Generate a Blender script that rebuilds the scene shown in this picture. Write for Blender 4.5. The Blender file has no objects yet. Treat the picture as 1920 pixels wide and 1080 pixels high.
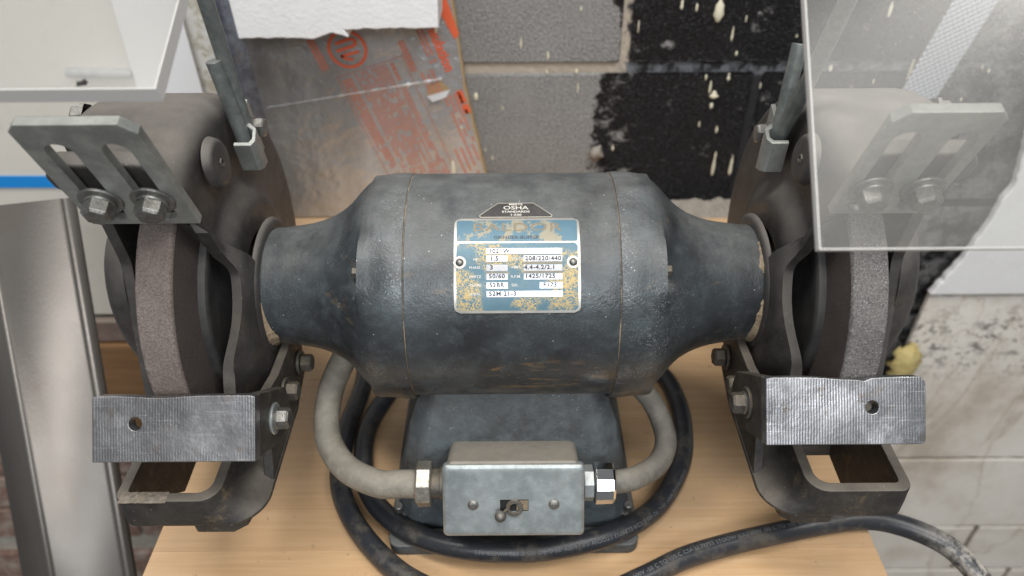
import bpy, bmesh, math, random
from mathutils import Vector, Matrix, noise as mnoise
random.seed(7)
rad = math.radians
SC = bpy.context.scene
COL = SC.collection
K = 0.001            # everything below is written in millimetres

# ------------------------------------------------------------------ camera
PITCH = rad(38)
FWD = Vector((0, math.cos(PITCH), -math.sin(PITCH)))
UP0 = Vector((0, math.sin(PITCH), math.cos(PITCH)))
RT0 = Vector((1, 0, 0))
roll = rad(0.4)
RT = RT0*math.cos(roll) - UP0*math.sin(roll)
UPV = UP0*math.cos(roll) + RT0*math.sin(roll)
cam_loc = -FWD*560 - UPV*3.2
cd = bpy.data.cameras.new('camera')
cam = bpy.data.objects.new('camera', cd); COL.objects.link(cam)
M = Matrix((RT, UPV, -FWD)).transposed().to_4x4()
M.translation = cam_loc*K
cam.matrix_world = M
cd.sensor_width = 36; cd.lens = 36*1400/1920
cd.clip_start = 0.01; cd.clip_end = 50
cd.dof.use_dof = True; cd.dof.focus_distance = 0.49; cd.dof.aperture_fstop = 6.0
SC.camera = cam

# ------------------------------------------------------------------ light of the workshop
w = bpy.data.worlds.new('World'); SC.world = w; w.use_nodes = True
w.node_tree.nodes['Background'].inputs[0].default_value = (0.97, 0.98, 1.0, 1)
w.node_tree.nodes['Background'].inputs[1].default_value = 0.18
def area(name, loc, target, sx, sy, power, color):
    l = bpy.data.lights.new(name, 'AREA'); l.shape = 'RECTANGLE'; l.size = sx; l.size_y = sy
    l.energy = power; l.color = color
    o = bpy.data.objects.new(name, l); COL.objects.link(o)
    o.location = loc
    o.rotation_euler = (Vector(target)-Vector(loc)).to_track_quat('-Z', 'Y').to_euler()
    return o
area('ceiling_lamp', (-0.35, -0.35, 1.75), (-0.1, 0, 0), 1.3, 0.35, 27, (1, .97, .93))
area('ceiling_lamp', (0.9, -0.75, 1.75), (0, 0, 0), 1.3, 0.35, 21, (1, .97, .93))
area('window_light', (0.1, -2.2, 1.45), (0, 0, 0), 1.3, 0.6, 30, (.95, .975, 1))
SC.view_settings.view_transform = 'Standard'; SC.view_settings.look = 'None'
SC.view_settings.exposure = 0; SC.view_settings.gamma = 1

# ------------------------------------------------------------------ mesh helpers
def tu(x, t, u):     # x along the shaft, t towards the viewer along the view axis, u up along the picture
    return Vector((x, -t*math.cos(PITCH)+u*math.sin(PITCH), t*math.sin(PITCH)+u*math.cos(PITCH)))

class MB:
    def __init__(s): s.v = []; s.f = []
    def add(s, vs, fs):
        n = len(s.v); s.v += [Vector(v) for v in vs]; s.f += [[i+n for i in f] for f in fs]; return s
    def box(s, c, d, m=None):
        c = Vector(c); hx, hy, hz = d[0]/2, d[1]/2, d[2]/2
        vs = [Vector((x, y, z)) for x in (-hx, hx) for y in (-hy, hy) for z in (-hz, hz)]
        if m: vs = [m @ v for v in vs]
        return s.add([v+c for v in vs], [(0,1,3,2),(4,6,7,5),(0,4,5,1),(2,3,7,6),(0,2,6,4),(1,5,7,3)])
    def prism(s, pts, o, e1, e2, e3, h):      # polygon in (e1,e2) extruded by h along e3
        o, e1, e2, e3 = Vector(o), Vector(e1), Vector(e2), Vector(e3)
        n = len(pts)
        a = [o+e1*p[0]+e2*p[1] for p in pts]; b = [v+e3*h for v in a]
        return s.add(a+b, [list(range(n))[::-1], list(range(n, 2*n))]+[(i, (i+1)%n, n+(i+1)%n, n+i) for i in range(n)])
    def tube(s, pts, r, seg=20, cap=True):
        pts = [Vector(p) for p in pts]; n = len(pts)
        rr = r if isinstance(r, (list, tuple)) else [r]*n
        T = [(pts[min(i+1, n-1)]-pts[max(i-1, 0)]).normalized() for i in range(n)]
        a = Vector((0, 0, 1)) if abs(T[0].z) < .9 else Vector((1, 0, 0))
        nn = (a-T[0]*a.dot(T[0])).normalized(); vs = []
        for i in range(n):
            nn = (nn-T[i]*nn.dot(T[i])).normalized(); b = T[i].cross(nn)
            vs += [pts[i]+(nn*math.cos(2*math.pi*k/seg)+b*math.sin(2*math.pi*k/seg))*rr[i] for k in range(seg)]
        fs = [(i*seg+k, i*seg+(k+1)%seg, (i+1)*seg+(k+1)%seg, (i+1)*seg+k) for i in range(n-1) for k in range(seg)]
        if cap: fs += [list(range(seg))[::-1], list(range((n-1)*seg, n*seg))]
        return s.add(vs, fs)
    def lathe(s, prof, seg=96, o=(0, 0, 0), ax=(1, 0, 0), closed=False):   # prof [(along, r)]
        o, ax = Vector(o), Vector(ax).normalized()
        e = Vector((0, 0, 1)) if abs(ax.z) < .9 else Vector((0, 1, 0))
        e1 = (e-ax*e.dot(ax)).normalized(); e2 = ax.cross(e1)
        vs = [o+ax*a+(e1*math.cos(2*math.pi*k/seg)+e2*math.sin(2*math.pi*k/seg))*r for a, r in prof for k in range(seg)]
        n = len(prof); m = n if closed else n-1
        fs = [(i*seg+k, i*seg+(k+1)%seg, ((i+1)%n)*seg+(k+1)%seg, ((i+1)%n)*seg+k) for i in range(m) for k in range(seg)]
        return s.add(vs, fs)
    def grid(s, rows):
        n, m = len(rows), len(rows[0])
        return s.add([v for r in rows for v in r], [(i*m+j, i*m+j+1, (i+1)*m+j+1, (i+1)*m+j) for i in range(n-1) for j in range(m-1)])

OBS = {}
def link(name, me, parent=None):
    o = bpy.data.objects.new(name, me); COL.objects.link(o)
    if parent is not None:
        o.parent = parent
        o.matrix_parent_inverse = Matrix.Translation(-parent.location)
    return o
def obj(name, mb, mat, parent=None, bevel=0, smooth=35, solid=0, merge=0.01, seg=2, origin=None):
    bm = bmesh.new()
    org = Vector(origin) if origin is not None else Vector((0, 0, 0))
    vv = [bm.verts.new((v-org)*K) for v in mb.v]
    for f in mb.f:
        try: bm.faces.new([vv[i] for i in f])
        except ValueError: pass
    if merge: bmesh.ops.remove_doubles(bm, verts=bm.verts, dist=merge*K)
    bmesh.ops.recalc_face_normals(bm, faces=bm.faces)
    me = bpy.data.meshes.new(name); bm.to_mesh(me); bm.free()
    me.polygons.foreach_set('use_smooth', [True]*len(me.polygons))
    me.set_sharp_from_angle(angle=rad(smooth))
    if smooth == 0: me.polygons.foreach_set('use_smooth', [False]*len(me.polygons))
    me.materials.append(mat)
    o = link(name, me, parent)
    if origin is not None: o.location = org*K
    if solid:
        m = o.modifiers.new('thickness', 'SOLIDIFY'); m.thickness = abs(solid)*K; m.offset = -1 if solid > 0 else 1; m.use_even_offset = False
    if bevel:
        m = o.modifiers.new('bevel', 'BEVEL'); m.width = bevel*K; m.segments = seg; m.limit_method = 'ANGLE'; m.angle_limit = rad(38); m.harden_normals = smooth > 0
    return o
def thing(name, label, cat, loc=(0, 0, 0), group=None):
    o = bpy.data.objects.new(name, None); COL.objects.link(o); o.location = Vector(loc)*K; o.empty_display_size = .02
    return tag(o, label, cat, group)
def tag(o, label=None, cat=None, group=None, kind=None):
    if label: o['label'] = label
    if cat: o['category'] = cat
    if group: o['group'] = group
    if kind: o['kind'] = kind
    return o
def smoothpath(P, n=10):
    P = [Vector(p) for p in P]; out = []
    Q = [P[0]*2-P[1]]+P+[P[-1]*2-P[-2]]
    for i in range(1, len(Q)-2):
        a, b, c, d = Q[i-1:i+3]
        for k in range(n):
            t = k/n
            out.append(.5*((2*b)+(c-a)*t+(2*a-5*b+4*c-d)*t*t+(3*b-a-3*c+d)*t**3))
    out.append(P[-1]); return out
def arcpts(cx, cy, r, a0, a1, n=8):
    return [(cx+r*math.cos(rad(a0+(a1-a0)*i/n)), cy+r*math.sin(rad(a0+(a1-a0)*i/n))) for i in range(n+1)]
def rrect(x0, y0, x1, y1, r, n=6):
    return arcpts(x1-r, y0+r, r, -90, 0, n)+arcpts(x1-r, y1-r, r, 0, 90, n)+arcpts(x0+r, y1-r, r, 90, 180, n)+arcpts(x0+r, y0+r, r, 180, 270, n)

def filled(loops, depth=0, bevel=0):   # outline plus holes -> solid plate centred on z=0 (local mesh, mm)
    cu = bpy.data.curves.new('tmp', 'CURVE'); cu.dimensions = '2D'; cu.fill_mode = 'BOTH'
    cu.extrude = max(depth/2-bevel, 0); cu.bevel_depth = bevel; cu.bevel_resolution = 1; cu.offset = -bevel
    for L in loops:
        sp = cu.splines.new('POLY'); sp.points.add(len(L)-1); sp.use_cyclic_u = True
        for p, q in zip(sp.points, L): p.co = (q[0], q[1], 0, 1)
    return curve_mb(cu)
def curve_mb(cu):
    o = bpy.data.objects.new('tmp', cu); COL.objects.link(o)
    dg = bpy.context.evaluated_depsgraph_get(); dg.update()
    me = bpy.data.meshes.new_from_object(o.evaluated_get(dg))
    mb = MB(); mb.add([v.co.copy() for v in me.vertices], [list(p.vertices) for p in me.polygons])
    bpy.data.objects.remove(o); bpy.data.curves.remove(cu); bpy.data.meshes.remove(me)
    return mb
def text_mb(body, size, align='CENTER', extrude=0, shear=0, offset=0, space=1.0):
    cu = bpy.data.curves.new('tmp', 'FONT'); cu.body = body; cu.size = size; cu.align_x = align; cu.align_y = 'CENTER'
    cu.extrude = extrude; cu.shear = shear; cu.resolution_u = 3; cu.offset = offset; cu.space_character = space
    return curve_mb(cu)
def mapped(mb, fn):
    mb.v = [Vector(fn(v)) for v in mb.v]; return mb
def join(*ms):
    r = MB()
    for m in ms: r.add(m.v, m.f)
    return r

# ------------------------------------------------------------------ materials
class N:
    def __init__(s, name):
        s.m = bpy.data.materials.new(name); s.m.use_nodes = True; s.t = s.m.node_tree
        s.b = s.t.nodes['Principled BSDF']; s._pos = None
    def n(s, typ, **kw):
        x = s.t.nodes.new(typ)
        for k, v in kw.items(): setattr(x, k, v)
        return x
    def set(s, node, name, val):
        i = node.inputs[name]
        if isinstance(val, bpy.types.NodeSocket): s.t.links.new(val, i)
        else: i.default_value = val
    def pos(s):
        if s._pos is None: s._pos = s.n('ShaderNodeTexCoord').outputs['Object']
        return s._pos
    def world(s): return s.n('ShaderNodeNewGeometry').outputs['Position']
    def scaled(s, sc, rot=(0, 0, 0), src=None, loc=(0, 0, 0)):
        m = s.n('ShaderNodeMapping'); s.set(m, 'Vector', src or s.pos()); m.inputs['Scale'].default_value = sc; m.inputs['Rotation'].default_value = rot; m.inputs['Location'].default_value = loc
        return m.outputs[0]
    def noise(s, scale, detail=4, rough=.55, vec=None, dist=0):
        x = s.n('ShaderNodeTexNoise'); s.set(x, 'Vector', vec or s.pos()); x.inputs['Scale'].default_value = scale
        x.inputs['Detail'].default_value = detail; x.inputs['Roughness'].default_value = rough; x.inputs['Distortion'].default_value = dist
        return x.outputs['Fac']
    def voro(s, scale, vec=None, feature='F1', out='Distance'):
        x = s.n('ShaderNodeTexVoronoi', feature=feature); s.set(x, 'Vector', vec or s.pos()); x.inputs['Scale'].default_value = scale
        return x.outputs[out]
    def ramp(s, fac, *stops):
        x = s.n('ShaderNodeValToRGB'); s.set(x, 'Fac', fac); e = x.color_ramp.elements
        while len(e) < len(stops): e.new(.5)
        for i, (p, c) in enumerate(stops):
            e[i].position = p; e[i].color = (c, c, c, 1) if isinstance(c, (int, float)) else (*c, 1)
        return x.outputs[0]
    def mix(s, fac, a, b, mode='MIX'):
        x = s.n('ShaderNodeMix', data_type='RGBA', blend_type=mode)
        for k, v in ((0, fac), (6, a), (7, b)):
            if isinstance(v, bpy.types.NodeSocket): s.t.links.new(v, x.inputs[k])
            else: x.inputs[k].default_value = v if k == 0 else ((v, v, v, 1) if isinstance(v, (int, float)) else (*v, 1))
        return x.outputs[2]
    def math(s, op, a, b=0.0, clamp=False):
        x = s.n('ShaderNodeMath', operation=op, use_clamp=clamp)
        for i, v in enumerate((a, b)):
            if isinstance(v, bpy.types.NodeSocket): s.t.links.new(v, x.inputs[i])
            else: x.inputs[i].default_value = v
        return x.outputs[0]
    def sep(s, v):
        x = s.n('ShaderNodeSeparateXYZ'); s.set(x, 0, v); return x.outputs
    def up(s): return s.sep(s.n('ShaderNodeNewGeometry').outputs['Normal'])[2]
    def step(s, v, a, b):
        x = s.n('ShaderNodeMapRange', interpolation_type='SMOOTHSTEP'); s.set(x, 'Value', v); x.inputs['From Min'].default_value = a; x.inputs['From Max'].default_value = b
        return x.outputs[0]
    def bump(s, h, strength=.3, dist=.001, prev=None):
        x = s.n('ShaderNodeBump'); s.set(x, 'Height', h); x.inputs['Strength'].default_value = strength; x.inputs['Distance'].default_value = dist
        if prev: s.set(x, 'Normal', prev)
        return x.outputs[0]
    def out(s, color=None, rough=.5, metal=0, normal=None, **kw):
        if color is not None: s.set(s.b, 'Base Color', color if isinstance(color, bpy.types.NodeSocket) else (*color, 1))
        s.set(s.b, 'Roughness', rough); s.set(s.b, 'Metallic', metal)
        if normal is not None: s.set(s.b, 'Normal', normal)
        for k, v in kw.items(): s.set(s.b, k.replace('_', ' '), v)
        return s.m

def worn(name, base, base2, dust=(.30, .27, .23), dust_amt=.6, rough=.5, metal=0, scale=30, speck=0, bump=.25, grain=900, dusty=(.1, .95), tan=0):
    n = N(name)
    c = n.mix(n.ramp(n.noise(scale, 6, .62), (.35, 0), (.68, 1)), base, base2)
    fine = n.noise(grain, 3, .6)
    c = n.mix(n.math('MULTIPLY', n.ramp(n.noise(scale*4, 5, .7), (.45, 0), (.75, 1)), .35), c, tuple(x*1.6 for x in base2))
    d = n.math('MULTIPLY', n.step(n.up(), *dusty), n.ramp(n.noise(scale*1.3, 5, .65), (.25, .35), (.7, 1)))
    d = n.math('MULTIPLY', d, dust_amt)
    c = n.mix(d, c, dust)
    if tan:
        tm = n.math('MULTIPLY', n.ramp(n.noise(scale*1.7, 8, .75, vec=n.scaled((1, 1, 1), loc=(3, 1, 2))), (.56, 0), (.70, 1)), tan)
        c = n.mix(tm, c, (.36, .26, .15))
    if speck:
        c = n.mix(n.math('MULTIPLY', n.ramp(n.voro(260), (.07, 1), (.13, 0)), n.ramp(n.noise(140, 2), (.55, 0), (.62, speck))), c, (.55, .53, .48))
    r = n.math('ADD', n.math('MULTIPLY', n.noise(scale*3, 4), .25), rough-.12)
    r = n.math('ADD', r, n.math('MULTIPLY', d, .35), clamp=True)
    nb = n.bump(fine, bump, .0006); nb = n.bump(n.noise(scale*3, 4), bump*.5, .002, nb)
    return n.out(c, r, metal, nb)

def build_materials():
    G = globals()
    # --- blue grey machine paint with dust on its upper side, light specks and ochre rubbed streaks
    n = N('machine_paint'); P = n.pos(); sx = n.sep(P)
    c = n.mix(n.ramp(n.noise(22, 6, .6), (.34, 0), (.66, 1)), (.031, .034, .037), (.068, .081, .089))
    c = n.mix(n.math('MULTIPLY', n.ramp(n.noise(60, 6, .7), (.5, 0), (.72, 1)), .5), c, (.125, .155, .172))
    c = n.mix(n.math('MULTIPLY', n.ramp(n.noise(14, 4, .6, vec=n.scaled((1, 1, 1), loc=(5, 2, 1))), (.52, 0), (.66, 1)), .4), c, (.026, .027, .030))
    d = n.math('MULTIPLY', n.step(n.up(), .55, .98), n.ramp(n.noise(28, 6, .7), (.34, .25), (.64, 1)))
    c = n.mix(n.math('MULTIPLY', d, .55), c, (.245, .25, .24))
    lowdust = n.math('MULTIPLY', n.step(n.up(), -.25, -.62), n.ramp(n.noise(40, 6, .7), (.42, 0), (.62, 1)))
    c = n.mix(n.math('MULTIPLY', lowdust, .75), c, (.27, .215, .15))
    # ochre scrapes low on the barrel, running along it
    lane = n.math('MULTIPLY', n.step(sx[2], -.046, -.030), n.step(sx[2], .004, -.012))
    lane = n.math('MULTIPLY', lane, n.step(n.math('ABSOLUTE', n.math('SUBTRACT', sx[0], .018)), .060, .03))
    lane = n.math('MULTIPLY', lane, n.step(sx[1], -.04, -.06))
    scr = n.ramp(n.noise(30, 7, .65, vec=n.scaled((1, 3.2, 6.5), loc=(.3, 0, .1))), (.56, 0), (.60, 1))
    c = n.mix(n.math('MULTIPLY', scr, n.math('MULTIPLY', lane, .8)), c, (.23, .15, .065))
    topo = n.ramp(n.noise(24, 7, .65, vec=n.scaled((1, 2, 4), loc=(1.3, .4, .2))), (.63, 0), (.68, 1))
    c = n.mix(n.math('MULTIPLY', topo, .25), c, (.24, .17, .10))
    sp = n.math('MULTIPLY', n.ramp(n.voro(230), (.05, 1), (.09, 0)), n.ramp(n.noise(90, 2), (.54, 0), (.60, 1)))
    c = n.mix(sp, c, (.72, .70, .64))
    wh = n.math('MULTIPLY', n.ramp(n.noise(820, 3, .7), (.53, 0), (.66, 1)), n.ramp(n.noise(26, 3), (.46, 0), (.60, .38)))
    wh = n.math('MULTIPLY', wh, n.math('ADD', .35, n.math('MULTIPLY', n.math('MULTIPLY', n.step(n.math('ABSOLUTE', sx[0]), .066, .074), n.step(n.math('ABSOLUTE', sx[0]), .125, .100)), 1.0)))
    c = n.mix(wh, c, (.38, .40, .41))
    r = n.math('ADD', n.math('MULTIPLY', n.noise(45, 5), .26), n.math('MULTIPLY', d, .3)); r = n.math('ADD', r, .20)
    nb = n.bump(n.noise(700, 3, .6), .35, .0006); nb = n.bump(n.noise(90, 5, .6), .35, .0016, nb)
    G['PAINT'] = n.out(c, r, .15, nb)
    # pedestal: same paint, wrinkled and darker
    G['PEDPAINT'] = worn('pedestal_paint', (.042, .050, .057), (.095, .118, .132), (.21, .195, .17), .55, .5, .1, 25, .9, .6, 420)
    G['GUARD'] = worn('guard_paint', (.034, .032, .031), (.070, .065, .062), (.26, .238, .215), .85, .48, .1, 18, .4, .3, 800, (.15, .9), .14)
    G['GUARDRIM'] = worn('bracket_paint', (.032, .030, .028), (.066, .060, .054), (.26, .23, .19), .75, .5, .2, 30, .5, .35, 700, (.6, .98), .4)
    G['ZINC'] = worn('zinc_plate', (.27, .285, .275), (.40, .415, .395), (.36, .35, .32), .35, .40, .55, 22, 0, .15, 900, (.3, 1), .12)
    G['BOLT'] = worn('bolt_steel', (.17, .17, .16), (.31, .31, .295), (.30, .28, .25), .3, .40, .8, 80, 0, .3, 900, (.3, 1), .3)
    G['DARKBOLT'] = worn('dark_bolt', (.06, .057, .053), (.12, .115, .105), (.28, .23, .16), .5, .45, .4, 80, 0, .3, 900, (.2, 1), .5)
    G['ROD'] = worn('rod_steel', (.15, .17, .17), (.23, .255, .25), (.30, .29, .27), .35, .42, .55, 35, 0, .15, 900, (.4, 1), .12)
    G['GALV'] = worn('galvanised_steel', (.30, .335, .34), (.43, .47, .475), (.33, .31, .27), .35, .40, .65, 26, 0, .12, 900, (.55, 1), .22)
    G['BOXDARK'] = worn('dusty_box_steel', (.23, .215, .19), (.29, .27, .24), (.31, .28, .235), .8, .55, .2, 40, 0, .12, 900, (.4, .95), .1)
    G['CHROME'] = N('chrome').out((.72, .73, .74), .14, 1)
    G['NUTOLD'] = worn('old_nut_steel', (.34, .32, .28), (.55, .53, .48), (.28, .24, .18), .4, .32, .8, 70, 0, .25, 700, (.4, 1), .5)
    G['HOSE'] = worn('grey_rubber_hose', (.20, .185, .155), (.29, .27, .23), (.36, .33, .275), .5, .6, 0, 35, 0, .2, 700, (.5, 1), .15)
    G['HOSER'] = worn('grey_rubber_hose_stained', (.13, .125, .11), (.23, .215, .185), (.30, .275, .235), .5, .6, 0, 30, 0, .2, 700, (.5, 1), .25)
    # cord
    n = N('black_cord')
    c = n.mix(n.noise(50, 5), (.018, .020, .024), (.040, .043, .050))
    sx = n.sep(n.world())
    dd = n.math('MULTIPLY', n.ramp(n.noise(42, 7, .7), (.50, 0), (.66, 1)), .5)
    c = n.mix(dd, c, (.17, .145, .11))
    end = n.math('MULTIPLY', n.step(sx[0], .315, .36), n.ramp(n.noise(90, 6, .7), (.40, 0), (.56, 1)))
    c = n.mix(end, c, (.42, .39, .35))
    G['CORD'] = n.out(c, n.math('ADD', .36, n.math('MULTIPLY', dd, .7)), 0, n.bump(n.noise(600, 3), .15, .0004))
    G['CORDTEXT'] = N('cord_print').out((.16, .168, .18), .6)
    # rest steel with milled lines across
    def rest(name, a, b, lines):
        n = N(name); x, y, z = n.sep(n.pos())
        c = n.mix(n.ramp(n.noise(30, 6, .7), (.32, 0), (.68, 1)), a, b)
        c = n.mix(n.math('MULTIPLY', n.ramp(n.noise(22, 6, .7, vec=n.scaled((1, 1, 1), loc=(2, 1, 6))), (.52, 0), (.66, 1)), .7), c, tuple(q*1.6 for q in b))
        c = n.mix(n.math('MULTIPLY', n.ramp(n.noise(60, 6, .75, vec=n.scaled((1, 1, 1), loc=(4, 4, 4))), (.58, 0), (.68, 1)), .6), c, (.19, .13, .085))
        scr = n.ramp(n.noise(60, 4, .6, vec=n.scaled((.6, 14, 14), rot=(0, rad(6), 0))), (.60, 0), (.68, 1))
        c = n.mix(n.math('MULTIPLY', scr, .45), c, tuple(q*1.7 for q in b))
        xw = n.math('ADD', x, n.math('MULTIPLY', n.noise(40, 3), .0012))
        wv = n.math('SINE', n.math('MULTIPLY', xw, 2*math.pi/.0017))
        mask = n.ramp(n.noise(24, 5, .65, vec=n.scaled((1, 1, 1), loc=(1, 7, 3))), (.40, 0), (.60, 1))
        wv2 = n.math('MULTIPLY', wv, mask)
        c = n.mix(n.math('MULTIPLY', n.math('MULTIPLY', n.step(wv, .2, .9), mask), lines), c, tuple(q*1.5 for q in b))
        r = n.math('ADD', n.math('MULTIPLY', n.noise(45, 6, .7), .42), .16)
        nb = n.bump(wv2, lines, .0004); nb = n.bump(n.noise(28, 4), .25, .004, nb); nb = n.bump(n.noise(500, 4, .7), .2, .0006, nb)
        return n.out(c, r, .8, nb)
    G['RESTL'] = rest('rest_steel_dark', (.15, .15, .157), (.28, .28, .285), .08)
    G['RESTR'] = rest('rest_steel_bright', (.16, .163, .172), (.33, .335, .35), .12)
    # abrasive
    def abr(name, a, b, sp, spc):
        n = N(name)
        c = n.mix(n.ramp(n.noise(900, 4, .7), (.36, 0), (.64, 1)), a, b)
        c = n.mix(n.math('MULTIPLY', n.ramp(n.noise(40, 5), (.45, 0), (.7, 1)), .3), c, tuple(x*.6 for x in a))
        s_ = n.math('MULTIPLY', n.ramp(n.voro(700), (.10, 1), (.18, 0)), n.ramp(n.noise(160, 3), (.5, 0), (.58, sp)))
        c = n.mix(s_, c, spc)  # mineral glints of the grit, painted on as pale specks
        nb = n.bump(n.noise(1100, 4, .7), .9, .0010); nb = n.bump(n.noise(300, 4, .7), .6, .0014, nb)
        return n.out(c, .8, 0, nb)
    G['WHEELL'] = abr('brown_abrasive', (.130, .104, .094), (.265, .220, .200), .5, (.55, .52, .5))
    G['WHEELR'] = abr('grey_abrasive', (.095, .090, .088), (.29, .275, .268), 1, (.85, .85, .85))
    G['WHEELSIDE'] = abr('abrasive_side', (.055, .042, .038), (.10, .08, .072), .15, (.2, .18, .17))
    G['FLANGE'] = worn('flange_paint', (.035, .035, .036), (.060, .060, .060), (.16, .15, .14), .5, .5, .1, 25, 0, .2)
    G['BLACK'] = N('dark_hollow').out((.01, .01, .01), .8)
    # nameplate
    n = N('plate_metal'); G['PLATE'] = n.out(n.mix(n.noise(90, 5), (.36, .34, .30), (.58, .57, .54)), .36, .75, n.bump(n.noise(900, 2), .1, .0003))
    n = N('plate_blue'); P = n.pos(); sx = n.sep(P)
    c = n.mix(n.noise(70, 5), (.065, .145, .195), (.105, .205, .26))
    c = n.mix(n.math('MULTIPLY', n.ramp(n.noise(160, 5, .7), (.5, 0), (.7, 1)), .35), c, (.22, .26, .26))
    big = n.noise(52, 3, .5, vec=n.scaled((1, 1, 1), loc=(.013, .02, .31)))
    lace = n.math('ABSOLUTE', n.math('SUBTRACT', n.noise(480, 4, .6), .5))
    m_ = n.math('MULTIPLY', n.ramp(lace, (.03, 1), (.065, 0)), n.ramp(big, (.46, 0), (.54, 1)))
    m_ = n.math('MAXIMUM', m_, n.math('MULTIPLY', n.ramp(big, (.60, 0), (.64, 1)), n.ramp(n.noise(500, 3), (.44, 0), (.5, 1))))
    c = n.mix(m_, c, (.52, .385, .16))
    G['PLATEBLUE'] = n.out(c, .42, .1, n.bump(m_, .15, .0003))
    n = N('plate_blue_header')
    c = n.mix(n.noise(60, 5), (.068, .155, .215), (.11, .22, .285))
    m_ = n.ramp(n.noise(75, 6, .65, vec=n.scaled((1, 1, 1), loc=(.4, .1, .2))), (.54, 0), (.58, .85))
    c = n.mix(m_, c, (.36, .31, .21))
    G['PLATEHEAD'] = n.out(c, .45, .1)
    n = N('plate_field'); G['PLATEWHITE'] = n.out(n.mix(n.noise(200, 4), (.36, .365, .385), (.50, .51, .535)), .34, .8)
    G['INK'] = N('stamped_ink').out((.05, .05, .06), .6)
    n = N('worn_letter'); G['GOLD'] = n.out(n.mix(n.noise(260, 5), (.30, .24, .155), (.16, .15, .125)), .5, .3)
    G['BADGE'] = worn('badge_black', (.018, .020, .023), (.035, .037, .040), (.12, .11, .10), .5, .4, .1, 80)
    n = N('badge_border'); G['BADGEEDGE'] = n.out(n.mix(n.noise(200, 4), (.42, .38, .31), (.60, .57, .50)), .45, .4)
    G['BADGETEXT'] = N('badge_letter').out((.66, .63, .57), .5)
    # maple bench
    n = N('maple'); W = n.world(); oi = n.n('ShaderNodeObjectInfo').outputs['Random']
    off = n.n('ShaderNodeCombineXYZ'); n.set(off, 0, n.math('MULTIPLY', oi, 7.3)); n.set(off, 1, n.math('MULTIPLY', oi, 3.1)); n.set(off, 2, n.math('MULTIPLY', oi, 11))
    va = n.n('ShaderNodeVectorMath', operation='ADD'); n.set(va, 0, W); n.set(va, 1, off.outputs[0])
    g = n.noise(26, 5, .55, vec=n.scaled((.35, 9, 9), src=va.outputs[0]), dist=.6)
    c = n.mix(n.ramp(g, (.30, 0), (.70, 1)), (.62, .39, .20), (.71, .475, .265))
    c = n.mix(n.math('MULTIPLY', oi, .75), c, n.mix(n.ramp(g, (.3, 0), (.7, 1)), (.55, .355, .195), (.64, .435, .255)))
    line = n.ramp(n.noise(60, 3, .5, vec=n.scaled((.28, 7, 7), src=va.outputs[0]), dist=.8), (.60, 0), (.66, .35), (.72, 0))
    c = n.mix(n.math('MULTIPLY', line, .35), c, (.34, .20, .10))
    blot = n.math('MULTIPLY', n.ramp(n.noise(9, 5, .6, vec=W), (.48, 0), (.7, 1)), .42)
    c = n.mix(blot, c, (.42, .31, .215))
    spk = n.math('MULTIPLY', n.ramp(n.noise(120, 6, .75, vec=W), (.635, 0), (.70, 1)), .6)
    c = n.mix(spk, c, (.13, .10, .075))
    G['MAPLE'] = n.out(c, n.math('ADD', .36, n.math('MULTIPLY', n.noise(30, 4, vec=W), .25)), 0, n.bump(g, .06, .001))
    n = N('old_plywood'); g = n.noise(14, 5, .6, vec=n.scaled((.5, 6, 6)))
    G['PLY'] = n.out(n.mix(n.ramp(g, (.3, 0), (.7, 1)), (.20, .105, .045), (.33, .19, .09)), .6)
    # concrete block: grey, with a tar coat whose ragged edge lies right of a jagged line
    n = N('concrete_block'); W = n.world(); sx = n.sep(W)
    fine = n.noise(330, 5, .7, vec=W)
    c = n.mix(n.ramp(fine, (.34, 0), (.66, 1)), (.17, .168, .168), (.43, .425, .42))
    c = n.mix(n.math('MULTIPLY', n.ramp(n.noise(18, 5, .6, vec=W), (.42, 0), (.68, 1)), .5), c, (.37, .365, .36))
    edge = n.math('ADD', sx[0], n.math('MULTIPLY', n.math('SUBTRACT', n.noise(26, 7, .7, vec=W), .5), .095))
    edge = n.math('ADD', edge, n.math('MULTIPLY', n.step(sx[2], -.012, .012), -.018))
    tar = n.step(edge, .104, .109)
    clear = n.math('MULTIPLY', n.step(sx[0], .46, .58), .6)
    hole = n.ramp(n.math('ADD', n.noise(30, 8, .76, vec=n.scaled((1, 1, 1.3), src=W, loc=(.7, 0, .2))), n.math('MULTIPLY', n.step(sx[0], .20, .11), .085)), (.61, 1), (.67, 0))
    tar = n.math('MULTIPLY', tar, hole)
    tar = n.math('MULTIPLY', tar, n.math('SUBTRACT', 1, n.math('MULTIPLY', clear, n.ramp(n.noise(24, 6, .7, vec=W), (.44, 0), (.54, 1)))))
    tc = n.mix(n.noise(260, 4, vec=W), (.006, .006, .008), (.018, .018, .022))
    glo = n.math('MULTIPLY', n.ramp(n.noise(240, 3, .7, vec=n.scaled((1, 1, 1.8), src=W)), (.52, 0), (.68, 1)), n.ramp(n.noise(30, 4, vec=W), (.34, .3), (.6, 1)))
    tc = n.mix(n.math('MULTIPLY', glo, .7), tc, (.13, .14, .17))  # bluish glints on the tar lumps, painted into the colour
    c = n.mix(tar, c, tc)
    lump = n.ramp(n.noise(210, 2, .6, vec=n.scaled((1, 1, 1.7), src=W)), (.38, 0), (.68, 1))
    r = n.math('SUBTRACT', .9, n.math('MULTIPLY', tar, .68))
    h = n.math('ADD', n.math('MULTIPLY', n.math('MULTIPLY', lump, tar), 2.5), n.math('MULTIPLY', fine, .8))
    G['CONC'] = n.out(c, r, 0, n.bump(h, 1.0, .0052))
    n = N('mortar'); W = n.world(); sx = n.sep(W)
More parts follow.
